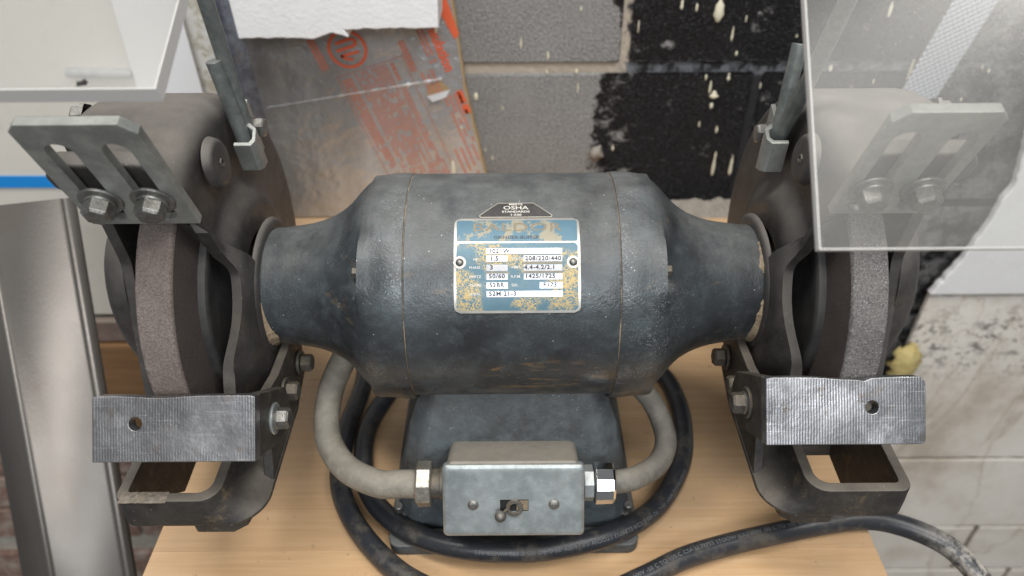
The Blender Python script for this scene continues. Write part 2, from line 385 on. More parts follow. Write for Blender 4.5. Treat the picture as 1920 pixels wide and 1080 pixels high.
    e2 = n.math('ADD', sx[0], n.math('MULTIPLY', n.math('SUBTRACT', n.noise(30, 5, .7, vec=W), .5), .12))
    e2 = n.math('ADD', e2, n.math('MULTIPLY', n.step(sx[2], -.004, -.012), .06))
    t2 = n.step(e2, .135, .15)
    c = n.mix(n.noise(90, 5, vec=W), (.36, .31, .25), (.50, .445, .37))
    c = n.mix(n.math('MULTIPLY', t2, n.ramp(sx[2], (0, 0), (1, 1))), c, c)
    dk = n.mix(n.ramp(n.noise(60, 5, vec=n.scaled((1, 1, 1), src=W)), (.42, 0), (.56, 1)), (.012, .012, .014), n.mix(n.step(n.math('ABSOLUTE', n.math('SUBTRACT', sx[2], .0025)), .012, .008), (.02, .02, .023), (.13, .14, .155)))
    c = n.mix(t2, c, dk)
    G['MORTAR'] = n.out(c, .85, 0, n.bump(n.noise(150, 5, vec=W), .7, .003))
    n = N('foam_bead'); G['DRIP'] = n.out(n.mix(n.noise(300, 4), (.62, .58, .42), (.75, .72, .58)), .7)
    n = N('yellow_foam'); G['YFOAM'] = n.out(n.mix(n.noise(70, 6), (.42, .32, .09), (.66, .56, .28)), .85, 0, n.bump(n.noise(120, 5), .8, .004))
    n = N('white_foam'); f = n.voro(230)
    c = n.mix(n.noise(40, 5), (.74, .74, .74), (.83, .84, .85))
    c = n.mix(n.math('MULTIPLY', n.ramp(n.noise(60, 6, .7), (.60, 0), (.74, 1)), .3), c, (.5, .44, .33))
    G['FOAM'] = n.out(c, .85, 0, n.bump(n.math('ADD', f, n.noise(300, 4)), .2, .0012))
    n = N('cream_sheet'); sx = n.sep(n.world())
    c = n.mix(n.noise(10, 5), (.64, .61, .545), (.70, .68, .625))
    c = n.mix(n.math('MULTIPLY', n.ramp(n.noise(60, 7, .75), (.58, 0), (.70, 1)), .55), c, (.50, .44, .32))
    G['CREAM'] = n.out(c, .7, 0, n.bump(n.noise(150, 5), .15, .001))
    n = N('patchy_white'); c = n.mix(n.ramp(n.noise(48, 7, .72), (.50, 0), (.60, 1)), (.74, .735, .70), (.50, .455, .36))
    G['PATCHY'] = n.out(c, .8, 0, n.bump(n.noise(140, 6), .5, .002))
    G['BRIGHT'] = N('bright_white_sheet').out((.80, .81, .83), .55)
    G['TAPE'] = N('blue_tape').out((.01, .26, .72), .5)
    # marble: white with grey cloud, brown vein, mould specks
    n = N('marble'); W = n.world(); sx = n.sep(W)
    c = n.mix(n.ramp(n.noise(7, 6, .6, vec=W, dist=.8), (.35, 0), (.7, 1)), (.86, .825, .76), (.71, .66, .59))
    vein = n.math('ABSOLUTE', n.math('SUBTRACT', n.noise(5.5, 6, .55, vec=n.scaled((1.0, 1, .55), src=W, rot=(0, rad(35), 0), loc=(.35, 0, .2)), dist=.5), .5))
    c = n.mix(n.ramp(vein, (.0, .45), (.006, .2), (.018, 0)), c, (.33, .25, .17))
    c = n.mix(n.math('MULTIPLY', n.ramp(n.noise(4.5, 6, .65, vec=n.scaled((1, 1, 1), src=W, loc=(.1, 0, .45))), (.50, 0), (.68, 1)), .62), c, (.40, .32, .235))
    my = n.math('MULTIPLY', n.step(sx[2], -.55, -.40), n.step(sx[2], -.33, -.40))
    mould = n.math('MULTIPLY', n.ramp(n.noise(75, 7, .75, vec=n.scaled((1, 1, 1.5), src=W)), (.51, 0), (.57, 1)), n.ramp(n.noise(11, 3, vec=W), (.42, 0), (.56, 1)))
    c = n.mix(n.math('MULTIPLY', mould, n.math('MULTIPLY', my, .95)), c, (.13, .12, .11))
    G['MARBLE'] = n.out(c, .42, 0, n.bump(n.noise(60, 5, vec=W), .12, .002))
    n = N('grout'); G['GROUT'] = n.out(n.mix(n.noise(40, 5), (.12, .10, .08), (.28, .24, .19)), .9)
    n = N('old_brick'); c = n.mix(n.ramp(n.noise(38, 6, .7), (.4, 0), (.62, 1)), (.22, .125, .095), (.44, .37, .32))
    G['BRICK'] = n.out(c, .9, 0, n.bump(n.noise(90, 6), .6, .004))
    # foil
    n = N('foil'); sx = n.sep(n.world())
    c = n.mix(n.ramp(n.noise(9, 6, .6, vec=n.scaled((1.6, 1, .5), rot=(0, rad(-12), 0))), (.34, 0), (.66, 1)), (.40, .405, .415), (.66, .68, .71))  # light and dark streaks painted in to stand for the foil's uneven reflections
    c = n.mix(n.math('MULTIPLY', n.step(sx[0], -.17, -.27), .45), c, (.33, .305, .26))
    nb = n.bump(n.noise(14, 5, .6), .8, .014); nb = n.bump(n.noise(120, 4, .6), .12, .001, nb)
    G['FOIL'] = n.out(c, n.math('ADD', .27, n.math('MULTIPLY', n.noise(30, 5), .15)), .6, nb)
    n = N('board_core'); G['CORE'] = n.out(n.mix(n.noise(120, 5), (.36, .24, .12), (.50, .37, .21)), .9)
    n = N('orange_print'); G['ORANGE'] = n.out(n.mix(n.noise(260, 5), (.80, .135, .05), (.72, .15, .07)), .5)
    n = N('faint_orange_print'); G['ORANGE2'] = n.out(n.mix(n.noise(260, 5), (.62, .20, .13), (.52, .25, .19)), .5)
    G['CREASE'] = N('crease_tape').out((.80, .81, .82), .3, .3)
    # brushed steel
    n = N('brushed_stainless'); g = n.noise(40, 5, .6, vec=n.scaled((14, 14, .25)))
    c = n.mix(n.noise(9, 5), (.165, .153, .142), (.24, .227, .212))
    c = n.mix(n.math('MULTIPLY', n.ramp(n.noise(20, 6, .7), (.55, 0), (.7, 1)), .5), c, (.20, .17, .145))
    G['STEEL'] = n.out(c, n.math('ADD', .40, n.math('MULTIPLY', n.noise(14, 4), .15)), .8, n.bump(g, .12, .0012))
    G['IRON'] = worn('bluish_angle_iron', (.09, .10, .125), (.20, .225, .27), (.3, .28, .25), .3, .4, .55, 40, 0, .3, 800, (.4, 1), .35)
    n = N('perforated_strap'); P = n.pos(); x, y, z = n.sep(n.scaled((1, 1, 1), rot=(0, rad(-16), 0)))
    dots = n.math('MULTIPLY', n.math('SINE', n.math('MULTIPLY', x, 2*math.pi/.0075)), n.math('SINE', n.math('MULTIPLY', z, 2*math.pi/.0075)))
    G['STRAP'] = n.out((.36, .39, .44), .45, .3, n.bump(dots, .6, .002))
    n = N('floor_concrete'); G['FLOOR'] = n.out(n.mix(n.noise(8, 6), (.16, .15, .14), (.32, .30, .27)), .9)
    G['LEDGE'] = worn('debris', (.16, .14, .12), (.30, .27, .23), (.36, .33, .29), .6, .9, 0, 60, 0, .8, 300)
    # dusty acrylic
    def acr(name, haze, tint):
        n = N(name); nt = n.t; nt.nodes.remove(n.b)
        tr = n.n('ShaderNodeBsdfTransparent'); tr.inputs[0].default_value = (.97, .975, .965, 1)
        di = n.n('ShaderNodeBsdfDiffuse'); tl = n.n('ShaderNodeBsdfTranslucent')
        di.inputs[0].default_value = (*tint, 1); tl.inputs[0].default_value = (*tint, 1)
        dm = n.n('ShaderNodeMixShader'); dm.inputs[0].default_value = .4; nt.links.new(di.outputs[0], dm.inputs[1]); nt.links.new(tl.outputs[0], dm.inputs[2])
        h = n.math('ADD', n.math('MULTIPLY', n.math('SUBTRACT', n.noise(16, 6, .65), .5), haze*1.1), haze)
        h = n.math('ADD', h, n.math('MULTIPLY', n.ramp(n.noise(220, 5, .7), (.62, 0), (.72, 1)), .07), clamp=True)
        m1 = n.n('ShaderNodeMixShader'); n.set(m1, 0, h); nt.links.new(tr.outputs[0], m1.inputs[1]); nt.links.new(dm.outputs[0], m1.inputs[2])
        gl = n.n('ShaderNodeBsdfGlossy'); gl.inputs[1].default_value = .22
        fr = n.n('ShaderNodeFresnel'); fr.inputs[0].default_value = 1.42
        m2 = n.n('ShaderNodeMixShader'); nt.links.new(n.math('MULTIPLY', fr.outputs[0], .3), m2.inputs[0]); nt.links.new(m1.outputs[0], m2.inputs[1]); nt.links.new(gl.outputs[0], m2.inputs[2])
        nt.links.new(m2.outputs[0], nt.nodes['Material Output'].inputs[0]); return n.m
    G['ACRL'] = acr('dusty_acrylic_left', .16, (.74, .73, .70)); G['ACRR'] = acr('dusty_acrylic_right', .095, (.78, .77, .74))
    n = N('acrylic_edge'); G['ACREDGE'] = n.out((.66, .655, .64), .4)
build_materials()

# ------------------------------------------------------------------ the setting
mb = MB().box((0, -200, -1100), (5000, 3000, 20)); tag(obj('floor', mb, FLOOR), kind='structure')

WY = 412.0
def wallprism(poly, y, depth): # polygon in X,Z standing at Y=y (front) running back
    return MB().prism(poly, (0, y, 0), (1, 0, 0), (0, 0, 1), (0, 1, 0), depth)
def rough_poly(pts, step=6, amp=1.5, seed=0, skip=()):
    out = []
    for i in range(len(pts)):
        a = Vector((*pts[i], 0)); b = Vector((*pts[(i+1) % len(pts)], 0)); n = max(1, int((b-a).length/step))
        d = (b-a).normalized(); nn = Vector((-d.y, d.x, 0))
        for k in range(n):
            p = a+(b-a)*(k/n)
            if k and i not in skip: p = p+nn*amp*mnoise.noise(Vector((p.x*.12+seed, p.y*.12, seed)))*1.6
            out.append((p.x, p.y))
    return out

# block wall: courses of concrete blocks with a raked joint, behind everything
wall = thing('block_wall', 'grey concrete block wall partly coated in glossy black tar, behind the motor', 'wall', (0, WY, -190))
obj('mortar', MB().box((0, WY+54, -480), (2400, 100, 1240)), MORTAR, wall, merge=0)
first = None
blk = MB().box((0, 0, 0), (355, 100, 178))
for row, zc in enumerate((289, 98, -93, -284, -475, -666, -857, -1003)):
    x0 = 134+5.5 if row % 2 == 1 else 134-178
    if zc == -93: x0 = -70+5.5
    for j in range(-3, 4):
        xx = x0+j*366+177.5
        if xx < -800 or xx > 1500 or (zc < -200 and -560 < xx < 380): continue
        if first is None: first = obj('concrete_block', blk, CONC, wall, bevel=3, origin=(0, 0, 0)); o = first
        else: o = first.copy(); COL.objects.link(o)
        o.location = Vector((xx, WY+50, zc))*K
for i, (x, z, s, l) in enumerate([(235.7,70,6,14),(192.9,76.4,3,6),(210,73,2.2,5),(255.4,43,2,9),(246,-31,5,5),(245,-45,3.5,4),(129,-101.5,2.4,4),(261,-125,3.4,18),(283.5,-127,4,15),(256.7,-76.7,3,5),(233.8,-69.4,2,4),(233,-9,2.4,3.5),(260,-9,3,5),(240,-21,2.5,8),(146.5,51.7,1.8,7),(12.4,34,2.2,7),(44,19,2,6),(80,72.5,1.8,3),(-32.5,-102.5,2.2,3),(-24,-114,2,3),(81,-20.4,1.5,7),(78,-.6,3,3.5),(42.7,-.3,2,3),(429,69,3.5,9),(475,-3,3.8,15),(548,-39,2,2.5),(558.6,1.2,2.2,2.5),(568,-3.5,2.2,2.5),(379,1,3.4,4),(434.5,-15.7,2,3),(268,60,1.4,4),(264,20,2.6,3),(300,-20,1.4,4),(330,40,1.3,2),(-10,-46,1.4,3)]):
    d = MB()
    rows = []; s *= .55 if s < 5 else .85; s0 = s
    for a in range(9):
        ph = math.pi*a/8; zz = math.cos(ph)*l; rr = math.sin(ph)*s*(1-.35*math.cos(ph))*(1+.9*mnoise.noise(Vector((x, z+zz*.35, 2))))
        rows.append([Vector((x+rr*math.cos(q*math.pi/5), WY-.5-max(0, .55*rr*math.sin(q*math.pi/5)) if q < 6 else WY+1, z+zz)) for q in range(11)])
    d.grid(rows); obj('foam_drip', d, DRIP, wall, smooth=80)
obj('tar_lump', mapped(MB().lathe([(-9, 0.2), (-8, 5), (-2, 9), (4, 8), (9, 4), (10, .2)], 14, (108, WY-2, -108), (0, 0, 1)), lambda v: v+mnoise.noise_vector(v*.15)*4), LEDGE, wall, smooth=80)

# debris along the back of the bench
rows = []
for i in range(70):
    x = 120+i*3.2; rows.append([Vector((x, WY-2+2*mnoise.noise(Vector((x*.05, 3, 0)))-a*3.4, -190+max(0, (13+7*mnoise.noise(Vector((x*.06, 0, 0)))+3*mnoise.noise(Vector((x*.4, a, 0))))*math.cos(a/8*1.57))-(1 if a == 8 else 0))) for a in range(9)])
tag(obj('debris', MB().grid(rows), LEDGE, smooth=80), 'grey crumbs and dust heaped along the wall behind the bench', 'debris', kind='stuff')

# marble slabs on the lower right of the wall
mw = thing('marble_wall', 'dirty white marble slabs with brown veins stacked on the wall right of the bench', 'wall', (850, WY, -1090))
obj('grout', MB().box((1010, 401, -710), (800, 10, 770)), GROUT, mw, merge=0)
tiles = [(-332, -690, [(598, 995), (1000, 1400)]), (-697, -891, [(600, 1100), (1106, 1400)]), (-897, -1036, [(600, 880), (886, 1400)]), (-1043, -1095, [(600, 1000), (1006, 1400)])]
for z1, z0, cols in tiles:
    for xa, xb in cols:
        o = obj('marble_slab', wallprism(rough_poly([(xa+2, z0), (xb-2, z0), (xb-2, z1), (xa+2, z1)], 14, 1.4, z0), 392, 9), MARBLE, mw, bevel=2)
# upper right rough edged foam slab
fp = rough_poly([(618, 60), (615, -3), (642, -137), (634, -190), (620, -258), (594, -324), (900, -324), (1250, -324), (1250, 60)], 7, 3, 4, (5, 6, 7, 8))
fs = obj('foam_slab', wallprism(fp, 385, 12), FOAM, bevel=3)
tag(fs, 'big white foam slab with ragged left edge above the marble slabs', 'foam slab')
obj('foam_nub', mapped(MB().lathe([(-6, .2), (-5, 4), (0, 7), (5, 4), (6, .2)], 16, (664, 384, -118), (1, 0, .3)), lambda v: v), FOAM, fs, smooth=80)
b_ = MB()
rows = []
for i in range(13):
    th = math.pi*i/12
    rows.append([Vector((598+(22+13*mnoise.noise(Vector((i*.9, j*.9, 1))))*math.sin(th)*math.cos(j*math.pi/8), 385-16*math.sin(th)*max(0, math.sin(j*math.pi/8)), -455+(40+16*mnoise.noise(Vector((i*.9, j*.8, 5))))*math.cos(th))) for j in range(17)])
tag(obj('spray_foam', b_.grid(rows), YFOAM, smooth=80), 'yellow lump of spray foam beside the right grinding wheel', 'spray foam')

# cream sheet, patchy sheet, bright sheet, blue tape on the left
tag(obj('cream_panel', wallprism([(-1100, 330), (-402, 330), (-402, -362), (-1100, -362)], 402, 6), CREAM, bevel=1), 'plain cream wall panel on the far left above the blue tape', 'panel')
tag(obj('patchy_panel', wallprism(rough_poly([(-398, 330), (-250, 330), (-250, -360), (-398, -360)], 9, 1.2, 2, (0, 2)), 404, 5), PATCHY, bevel=1), 'patchy white board with beige stains beside the leaning angle iron', 'panel')
tag(obj('white_sheet', wallprism([(-430, 170), (-362, 170), (-360, -120), (-440, -150)], 388, 3), BRIGHT, bevel=.5), 'bright white sheet between the left eye shield and the stained board', 'sheet')
tag(obj('painter_tape', wallprism([(-900, -127.5), (-520, -130.5), (-520, -147), (-900, -145)], 399.6, 1.5), TAPE), 'strip of bright blue tape across the cream panel', 'tape')
tag(obj('baseboard', wallprism([(-1100, -370), (-470, -370), (-470, -409), (-1100, -409)], 394, 14), worn('grey_brown_board', (.20, .15, .125), (.27, .21, .18), scale=12), bevel=2), 'grey brown strip of wood under the cream panel', 'board')
tag(obj('plywood_board', wallprism([(-1100, -413), (-440, -413), (-440, -640), (-1100, -640)], 388, 16), PLY, bevel=1), 'brown plywood board low on the wall behind the left wheel', 'board')
bw = thing('brick_wall', 'weathered brick footing at the bottom left behind the steel channel', 'wall', (-700, 400, -1090))
obj('mortar', MB().box((-800, 411, -870), (800, 10, 450)), worn('pale_mortar', (.40, .38, .33), (.55, .53, .48), scale=20), bw, merge=0)
bk = None
for r_, z in enumerate((-680, -775, -870, -1010)):
    for j in range(5):
        x = -1120+j*164+(82 if r_ % 2 else 0)
        if bk is None: bk = obj('brick', MB().box((0, 0, 0), (156, 14, 84)), BRICK, bw, bevel=4, origin=(0, 0, 0)); o = bk
        else: o = bk.copy(); COL.objects.link(o)
        o.location = Vector((x, 402, z))*K

tag(obj('tube_stub', MB().lathe([(-36, .2), (-36, 6), (32, 6), (38, 3.5), (39, .2)], 20, (-478, 395.5, 8), (1, 0, -.03)), worn('grey_plastic', (.24, .26, .28), (.33, .35, .37), dust_amt=.2, rough=.5), smooth=50), 'short grey tube lying across the cream panel behind the left eye shield', 'tube')
# foil faced insulation board with orange print
ib = thing('insulation_board', 'silver foil faced insulation board with orange printing, behind the motor', 'insulation board', (-200, 395, -190))
bp = rough_poly([(-24, -188), (-31.6, -127), (-53.5, -10), (-59, 53), (-72, 180), (-330, 180), (-330, -188)], 10, .8, 9, (4, 5, 6))
obj('core', wallprism(bp, 391.6, 18), CORE, ib, bevel=.6)
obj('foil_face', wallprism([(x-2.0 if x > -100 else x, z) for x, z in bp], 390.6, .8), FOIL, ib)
O_ = Vector((-201.8, 389.9, 2.3)); E1 = (Vector((-157.8, 389.9, -121.2))-O_); E2 = (Vector((-123.2, 389.9, 28.2))-O_)
W1 = E1.length; e1 = E1.normalized(); e2 = E2.normalized(); W2 = E2.length
def onboard(a, b, h=0): return O_+e1*a+e2*b+Vector((0, -h, 0))
def dashes(a0, a1, b0, b1, rows, hgt, seed, dens=.85, wmin=2, wmax=7):
    r = random.Random(seed); m = MB()
    for i in range(rows):
        b = b0+(b1-b0)*(i+.5)/rows; a = a0
        end = a1-(r.random()*.25*(a1-a0) if r.random() < .4 else 0)
        while a < end:
            l = r.uniform(wmin, wmax)
            l2 = min(l, end-a); q_ = onboard(a+l2, b+hgt/2); ex = -53.5-.087*(q_.z+10) if q_.z > -10 else -53.5-.187*(q_.z+10)
            if r.random() < dens and q_.x < ex-2.5:
                m.add([onboard(a, b-hgt/2), onboard(a+l2, b-hgt/2), onboard(a+l2, b+hgt/2), onboard(a, b+hgt/2)], [(0, 1, 2, 3)])
            a += l+.9
    return m
def bar(a0, b0, a1, b1): return MB().add([onboard(a0, b0), onboard(a1, b0), onboard(a1, b1), onboard(a0, b1)], [(0, 1, 2, 3)])
fr = join(bar(0, 0, .8, W2), bar(0, 0, W1*1.45, .8), bar(0, W2-.8, W1*1.2, W2))
obj('print_border', fr, ORANGE2, ib)
obj('fine_print', dashes(5, W1*.98, 4, 17, 4, 2.0, 1), ORANGE2, ib)
obj('fine_print', dashes(3, W1*1.02, 21, 62, 12, 1.7, 2), ORANGE2, ib)
obj('fine_print', dashes(4, 30, 65, 70, 1, 4, 3, 1, 3, 6), ORANGE2, ib)
obj('fine_print', dashes(30, W1*1.05, 64, 72, 3, 1.5, 13), ORANGE2, ib)
obj('fine_print', dashes(W1*1.04, W1*1.55, 4, 76, 18, 1.9, 4), ORANGE2, ib)
obj('fine_print', dashes(-50, -12, -12, -2, 2, 4.2, 5, 1, 2, 5), ORANGE2, ib)
obj('fine_print', dashes(-16, 22, 84, 92, 2, 3.2, 6, 1, 2, 6), ORANGE2, ib)
obj('fine_print', dashes(26, 56, 92, 110, 3, 3.2, 7, .9, 2, 6), ORANGE2, ib)
obj('fine_print', dashes(-22, 34, 108, 118, 2, 3.0, 8, .9, 2, 6), ORANGE2, ib)
obj('fine_print', dashes(62, 128, 106, 140, 6, 2.8, 9, .85, 2, 8), ORANGE2, ib)
obj('fine_print', dashes(130, 180, 90, 150, 8, 2.8, 19, .85, 2, 8), ORANGE2, ib)
# listing mark: ring with U and L
cx, cb = -26.5, 27.5
ring = MB()
rr_ = [(19.5, 22.6)]
pts_o = [(cx+22.4*math.cos(k*math.pi/36), cb+22.4*math.sin(k*math.pi/36)) for k in range(72)]
pts_i = [(cx+19*math.cos(k*math.pi/36), cb+19*math.sin(k*math.pi/36)) for k in range(72)]
ring.add([onboard(*p) for p in pts_o]+[onboard(*p) for p in pts_i], [(k, (k+1) % 72, 72+(k+1) % 72, 72+k) for k in range(72)])
def btext(body, size, a, b, align='LEFT', off=0, sx=1): return mapped(text_mb(body, size, align, offset=off), lambda v: onboard(a+v.x*sx, b+v.y))
def stroke(pts, wd):
    m = MB(); wd *= 20.5; q = [Vector((cx+p[0]*20.5, cb+p[1]*20.5, 0)) for p in pts]; L_, R_ = [], []
    for i, p in enumerate(q):
        d = (q[min(i+1, len(q)-1)]-q[max(i-1, 0)]).normalized(); nn = Vector((-d.y, d.x, 0))*wd/2
        L_.append(onboard(*(p+nn).xy)); R_.append(onboard(*(p-nn).xy))
    return m.grid([L_, R_])
u_ = [(-.48, -.5), (-.48, .3)]+[(-.27-.21*math.cos(rad(15*i)), .3+.30*math.sin(rad(15*i))) for i in range(1, 12)]+[(-.06, .3), (-.08, -.62)]
obj('listing_mark', join(ring, stroke(u_, .17), stroke([(.305, .55), (.26, -.56)], .17), stroke([(.22, -.5), (.45, -.32), (.60, -.05), (.63, .05)], .16)), ORANGE, ib)
obj('big_lettering', btext('Insulation', 17, -26, 127, 'LEFT', .55, .92), ORANGE, ib)
obj('big_lettering', join(bar(60, 123, 76, 131), bar(78.5, 123, 90, 131)), ORANGE, ib)
obj('stripe', MB().add([onboard(-66, 138), onboard(2, 146), onboard(-2, 153), onboard(-66, 156)], [(0, 1, 2, 3)]), ORANGE, ib)
cr = MB()
P0, P1 = Vector((-290, 390.1, -34)), Vector((-80, 390.1, 0))
r5 = random.Random(5); rows = []
for i in range(60):
    t = i/59; p = P0.lerp(P1, t); hw = max(.12, .2+3.0*t*(.45+1.0*mnoise.noise(Vector((i*.45, 0, 0)))))
    rows.append([p+Vector((0, -.1, -hw)), p+Vector((0, -1.3, mnoise.noise(Vector((i*.5, 2, 0)))*.5)), p+Vector((0, -.1, hw))])
obj('crease', cr.grid(rows), CREASE, ib)
tear = rough_poly([(-96, -8), (-80, -2), (-72, -12), (-80, -22), (-98, -20)], 3, 1.5, 8)
obj('torn_spot', wallprism(tear, 390.0, .4), CORE, ib)
obj('torn_flap', MB().add([(-99, 389.8, -21), (-71, 389.8, -13), (-76, 384, -20), (-92, 385, -26), (-96, 389.8, -6), (-86, 384, 1), (-76, 388, 3)], [(0, 1, 2, 3), (4, 5, 6)]), CREASE, ib)
for x, z, s, l in ((-73, -120, 2.6, 14), (-41, -22, 2.6, 5), (-83, 62, 2, 9), (-60, -62, 1.3, 2)):
    rows = []
    for a in range(9):
        ph = math.pi*a/8; rr = math.sin(ph)*s
        rows.append([Vector((x+rr*math.cos(q*math.pi/5), 390.3-max(0, .7*rr*math.sin(q*math.pi/5)), z+math.cos(ph)*l)) for q in range(11)])
    obj('foam_drip', MB().grid(rows), DRIP, ib, smooth=80)

# white foam block above the board
fb = rough_poly([(-300, 200), (-300, 69), (-278, 69.5), (-240, 70), (-205, 68.5), (-184, 75), (-168, 70), (-172, 78), (-120, 79), (-74, 79), (-69, 200)], 3.2, .8, 3, (9, 10, 0))
tag(obj('foam_block', wallprism(fb, 330, 60), FOAM, bevel=1.6), 'thick white foam block with crumbly lower edge over the foil board', 'foam block')

# leaning angle iron behind the left guard
m = MB()
A0, A1 = Vector((-296, 330, 190)), Vector((-284, 330, -190))
def sect(P): return [P+Vector(q) for q in ((-20, 0, 0), (4, -9, 0), (14, 6, 0), (11, 8, 0), (3, -5, 0), (-20, 3.5, 0))]
a, b = sect(A0), sect(A1); m.add(a+b, [list(range(6)), list(range(6, 12))[::-1]]+[(i, (i+1) % 6, 6+(i+1) % 6, 6+i) for i in range(6)])
tag(obj('angle_iron', m, IRON, bevel=.6), 'bluish dark angle iron standing behind the left wheel guard', 'angle iron')
# perforated strap behind the right guard
tag(obj('perforated_strap', wallprism([(491, 90), (541, 90), (478, -150), (436, -150)], 398, 3), STRAP, bevel=.8), 'light grey dimpled strap hanging on the wall seen through the right eye shield', 'strap')

# leaning stainless channel on the left
TL, TR = Vector((-497, 166, -32)), Vector((-427, 170, -24))
BL, BR = Vector((-489, -4, -385)), Vector((-413, -4, -385))
def ext(a, b, k): return a+(b-a)*k
dn = ((BL+BR)/2-(TL+TR)/2).normalized()
xx = Vector((1, 0, 0)); nz = xx.cross(dn).normalized()
if nz.y > 0: nz = -nz       # outward, towards the viewer
top = (TL+TR)/2; L = 930
w0, w1 = -36, 36
sec = [(-34, 0), (34, 0)]
prof = [(-36-60, -38), (-40, 3.5), (-37.5, 5.2), (-35.2, 3.5), (-34, 0), (32, 0), (33.5, -1), (35, 0), (37.5, 5), (40.5, 6), (43.5, 4.5), (45, 0), (45.6, -5)]
rows = []
for k in range(2):
    P = top+dn*(L*k)
    rows.append([P+xx*px*(1+.10*k)+nz*q for px, q in prof])
rows[0] = [v - dn*((v.x-top.x)*.10) for v in rows[0]]
tag(obj('steel_channel', MB().grid(rows), STEEL, solid=1.2, smooth=50, merge=0), 'brushed stainless steel channel leaning at the left of the bench', 'steel channel')

# ------------------------------------------------------------------ bench
bench = thing('workbench', 'pale maple workbench top of glued strips carrying the grinder', 'workbench', (0, 100, -1090))
st = None; widths = [46, 58, 40, 62, 38, 52, 60, 44, 48, 56, 42, 64]; y = -205
for i, wd in enumerate(widths):
    if y > 405: break
    st = obj('wood_strip', MB().box((0, y+wd/2, -210), (578, wd-.15, 40)), MAPLE, bench, bevel=.35); y += wd
obj('apron', MB().box((0, 100, -290), (540, 560, 118)), PLY, bench, bevel=2)
for sx_ in (-1, 1):
    for yy in (-150, 350): obj('leg', MB().box((sx_*235, yy, -719), (70, 70, 739)), MAPLE, bench, bevel=3)

# ------------------------------------------------------------------ the grinder
gr = thing('bench_grinder', 'old blue grey double wheel bench grinder bolted to the maple bench', 'bench grinder', (0, 0, -190))
RB = 82.0
obj('motor_body', MB().lathe([(-70.2, RB-4), (-70.2, RB-.4), (-69.6, RB)]+[(-69.2+i*6.9, RB) for i in range(0, 21)]+[(70.2, RB-.4), (70.2, RB-4)], 160), PAINT, gr, smooth=40)
PHI0 = rad(38)   # direction of the viewer round the shaft
def ringpt(x, r, a):   # a = angle above the viewer direction
    return tu(x, r*math.cos(a), r*math.sin(a))
prof = [(70.4, 80.6), (70.7, 82.5), (76, 82.9), (84, 82.6), (90, 81.8), (95, 80.3), (99, 78.2), (103, 75.2), (107, 71.2), (111.5, 66.2), (116, 61.6), (120, 58.2), (124, 55.4), (128, 53), (132.5, 50.9), (137, 49.2), (141, 47.9), (146, 46.6), (152, 45.5), (160, 44.4), (168, 43.4), (175, 43), (177, 42.4), (177, 36)]
def lerp_prof(x):
    for (a, ra), (b, rb) in zip(prof, prof[1:]):
        if a <= x <= b: return ra+(rb-ra)*(x-a)/(b-a) if b > a else rb
    return prof[-1][1]
for s in (-1, 1):
    xs = [70.4, 70.7, 73]+[75+i*1.25 for i in range(82)]
    xs = [x for x in xs if x < 177]+[177]
    rows = []
    for x in xs:
        r0 = lerp_prof(x); row = []
        for k in range(181):
            a = 2*math.pi*k/180; da = min(abs((a-rad(6)-q*math.pi/2+math.pi) % (2*math.pi)-math.pi) for q in range(4))
            lobe = math.exp(-(da/.30)**4)           # boss round each through bolt
            r = r0
            if x < 101: r = r0+(min(81.5, 82.9-.03*(x-76))-r0)*lobe*max(0, min(1, (x-80)/14))
            g = math.exp(-(da/.17)**4)
            if 101 <= x < 124: r = r0-g*7.5*(1-(x-101)/23)**1.3
            # squared foot corners under the bell
            low = max(0, math.cos(a+rad(112)))
            r = max(r, r+ (6*low**10 if x < 98 else 6*low**10*max(0, 1-(x-98)/14)))
            row.append(ringpt(s*x, r, a))
        rows.append(row)
    rows.append([ringpt(s*177, 34, 2*math.pi*k/180) for k in range(181)])
    eb = obj('end_bell', MB().grid(rows), PAINT, gr, smooth=42)
    a = rad(6)
    obj('through_bolt', MB().lathe([(0, 4.2), (3.6, 4.2), (4.4, 3.3), (4.5, 0.1)], 6, ringpt(s*100.5, 71.5, a), (s, 0, 0)), DARKBOLT, eb, bevel=.4)
# dust packed seam rings
DUSTM = worn('packed_dust', (.22, .165, .11), (.36, .28, .19), (.36, .30, .23), .5, .9, 0, 120, 0, .5, 700)
for s in (-1, 1):
    rows = []
    for k in range(181):
        a = 2*math.pi*k/180
        th = .12+.9*max(0, mnoise.noise(Vector((math.cos(a)*6, math.sin(a)*6, s*3))))
        rows.append([ringpt(s*(70.3-th), RB-.3, a), ringpt(s*70.4, RB+.25, a), ringpt(s*(70.5+th*.3), RB-.2, a)])
    obj('seam_dust', MB().grid(rows), DUSTM, gr, smooth=80)

# pedestal
def ring8(z, hx, yf, yb, ch): # chamfered rectangle
    return [Vector(p) for p in ((-hx+ch, yf, z), (hx-ch, yf, z), (hx, yf+ch*1.2, z), (hx, yb-ch, z), (hx-ch, yb, z), (-hx+ch, yb, z), (-hx, yb-ch, z), (-hx, yf+ch*1.2, z))]
lv = [(-50, 68, -48, 48, 9), (-62, 69, -57, 57, 9), (-93, 80, -73, 70, 12), (-130, 88, -82, 80, 12), (-165, 92, -88, 88, 12), (-179, 95, -91, 92, 12)]
ped = MB(); rs = [ring8(*l) for l in lv]; n8 = 8
ped.add([v for r in rs for v in r], [(i*8+k, i*8+(k+1) % 8, (i+1)*8+(k+1) % 8, (i+1)*8+k) for i in range(len(lv)-1) for k in range(8)]+[list(range(8)), list(range(40, 48))[::-1]])
pd = obj('pedestal', ped, PEDPAINT, gr, bevel=4, seg=3)
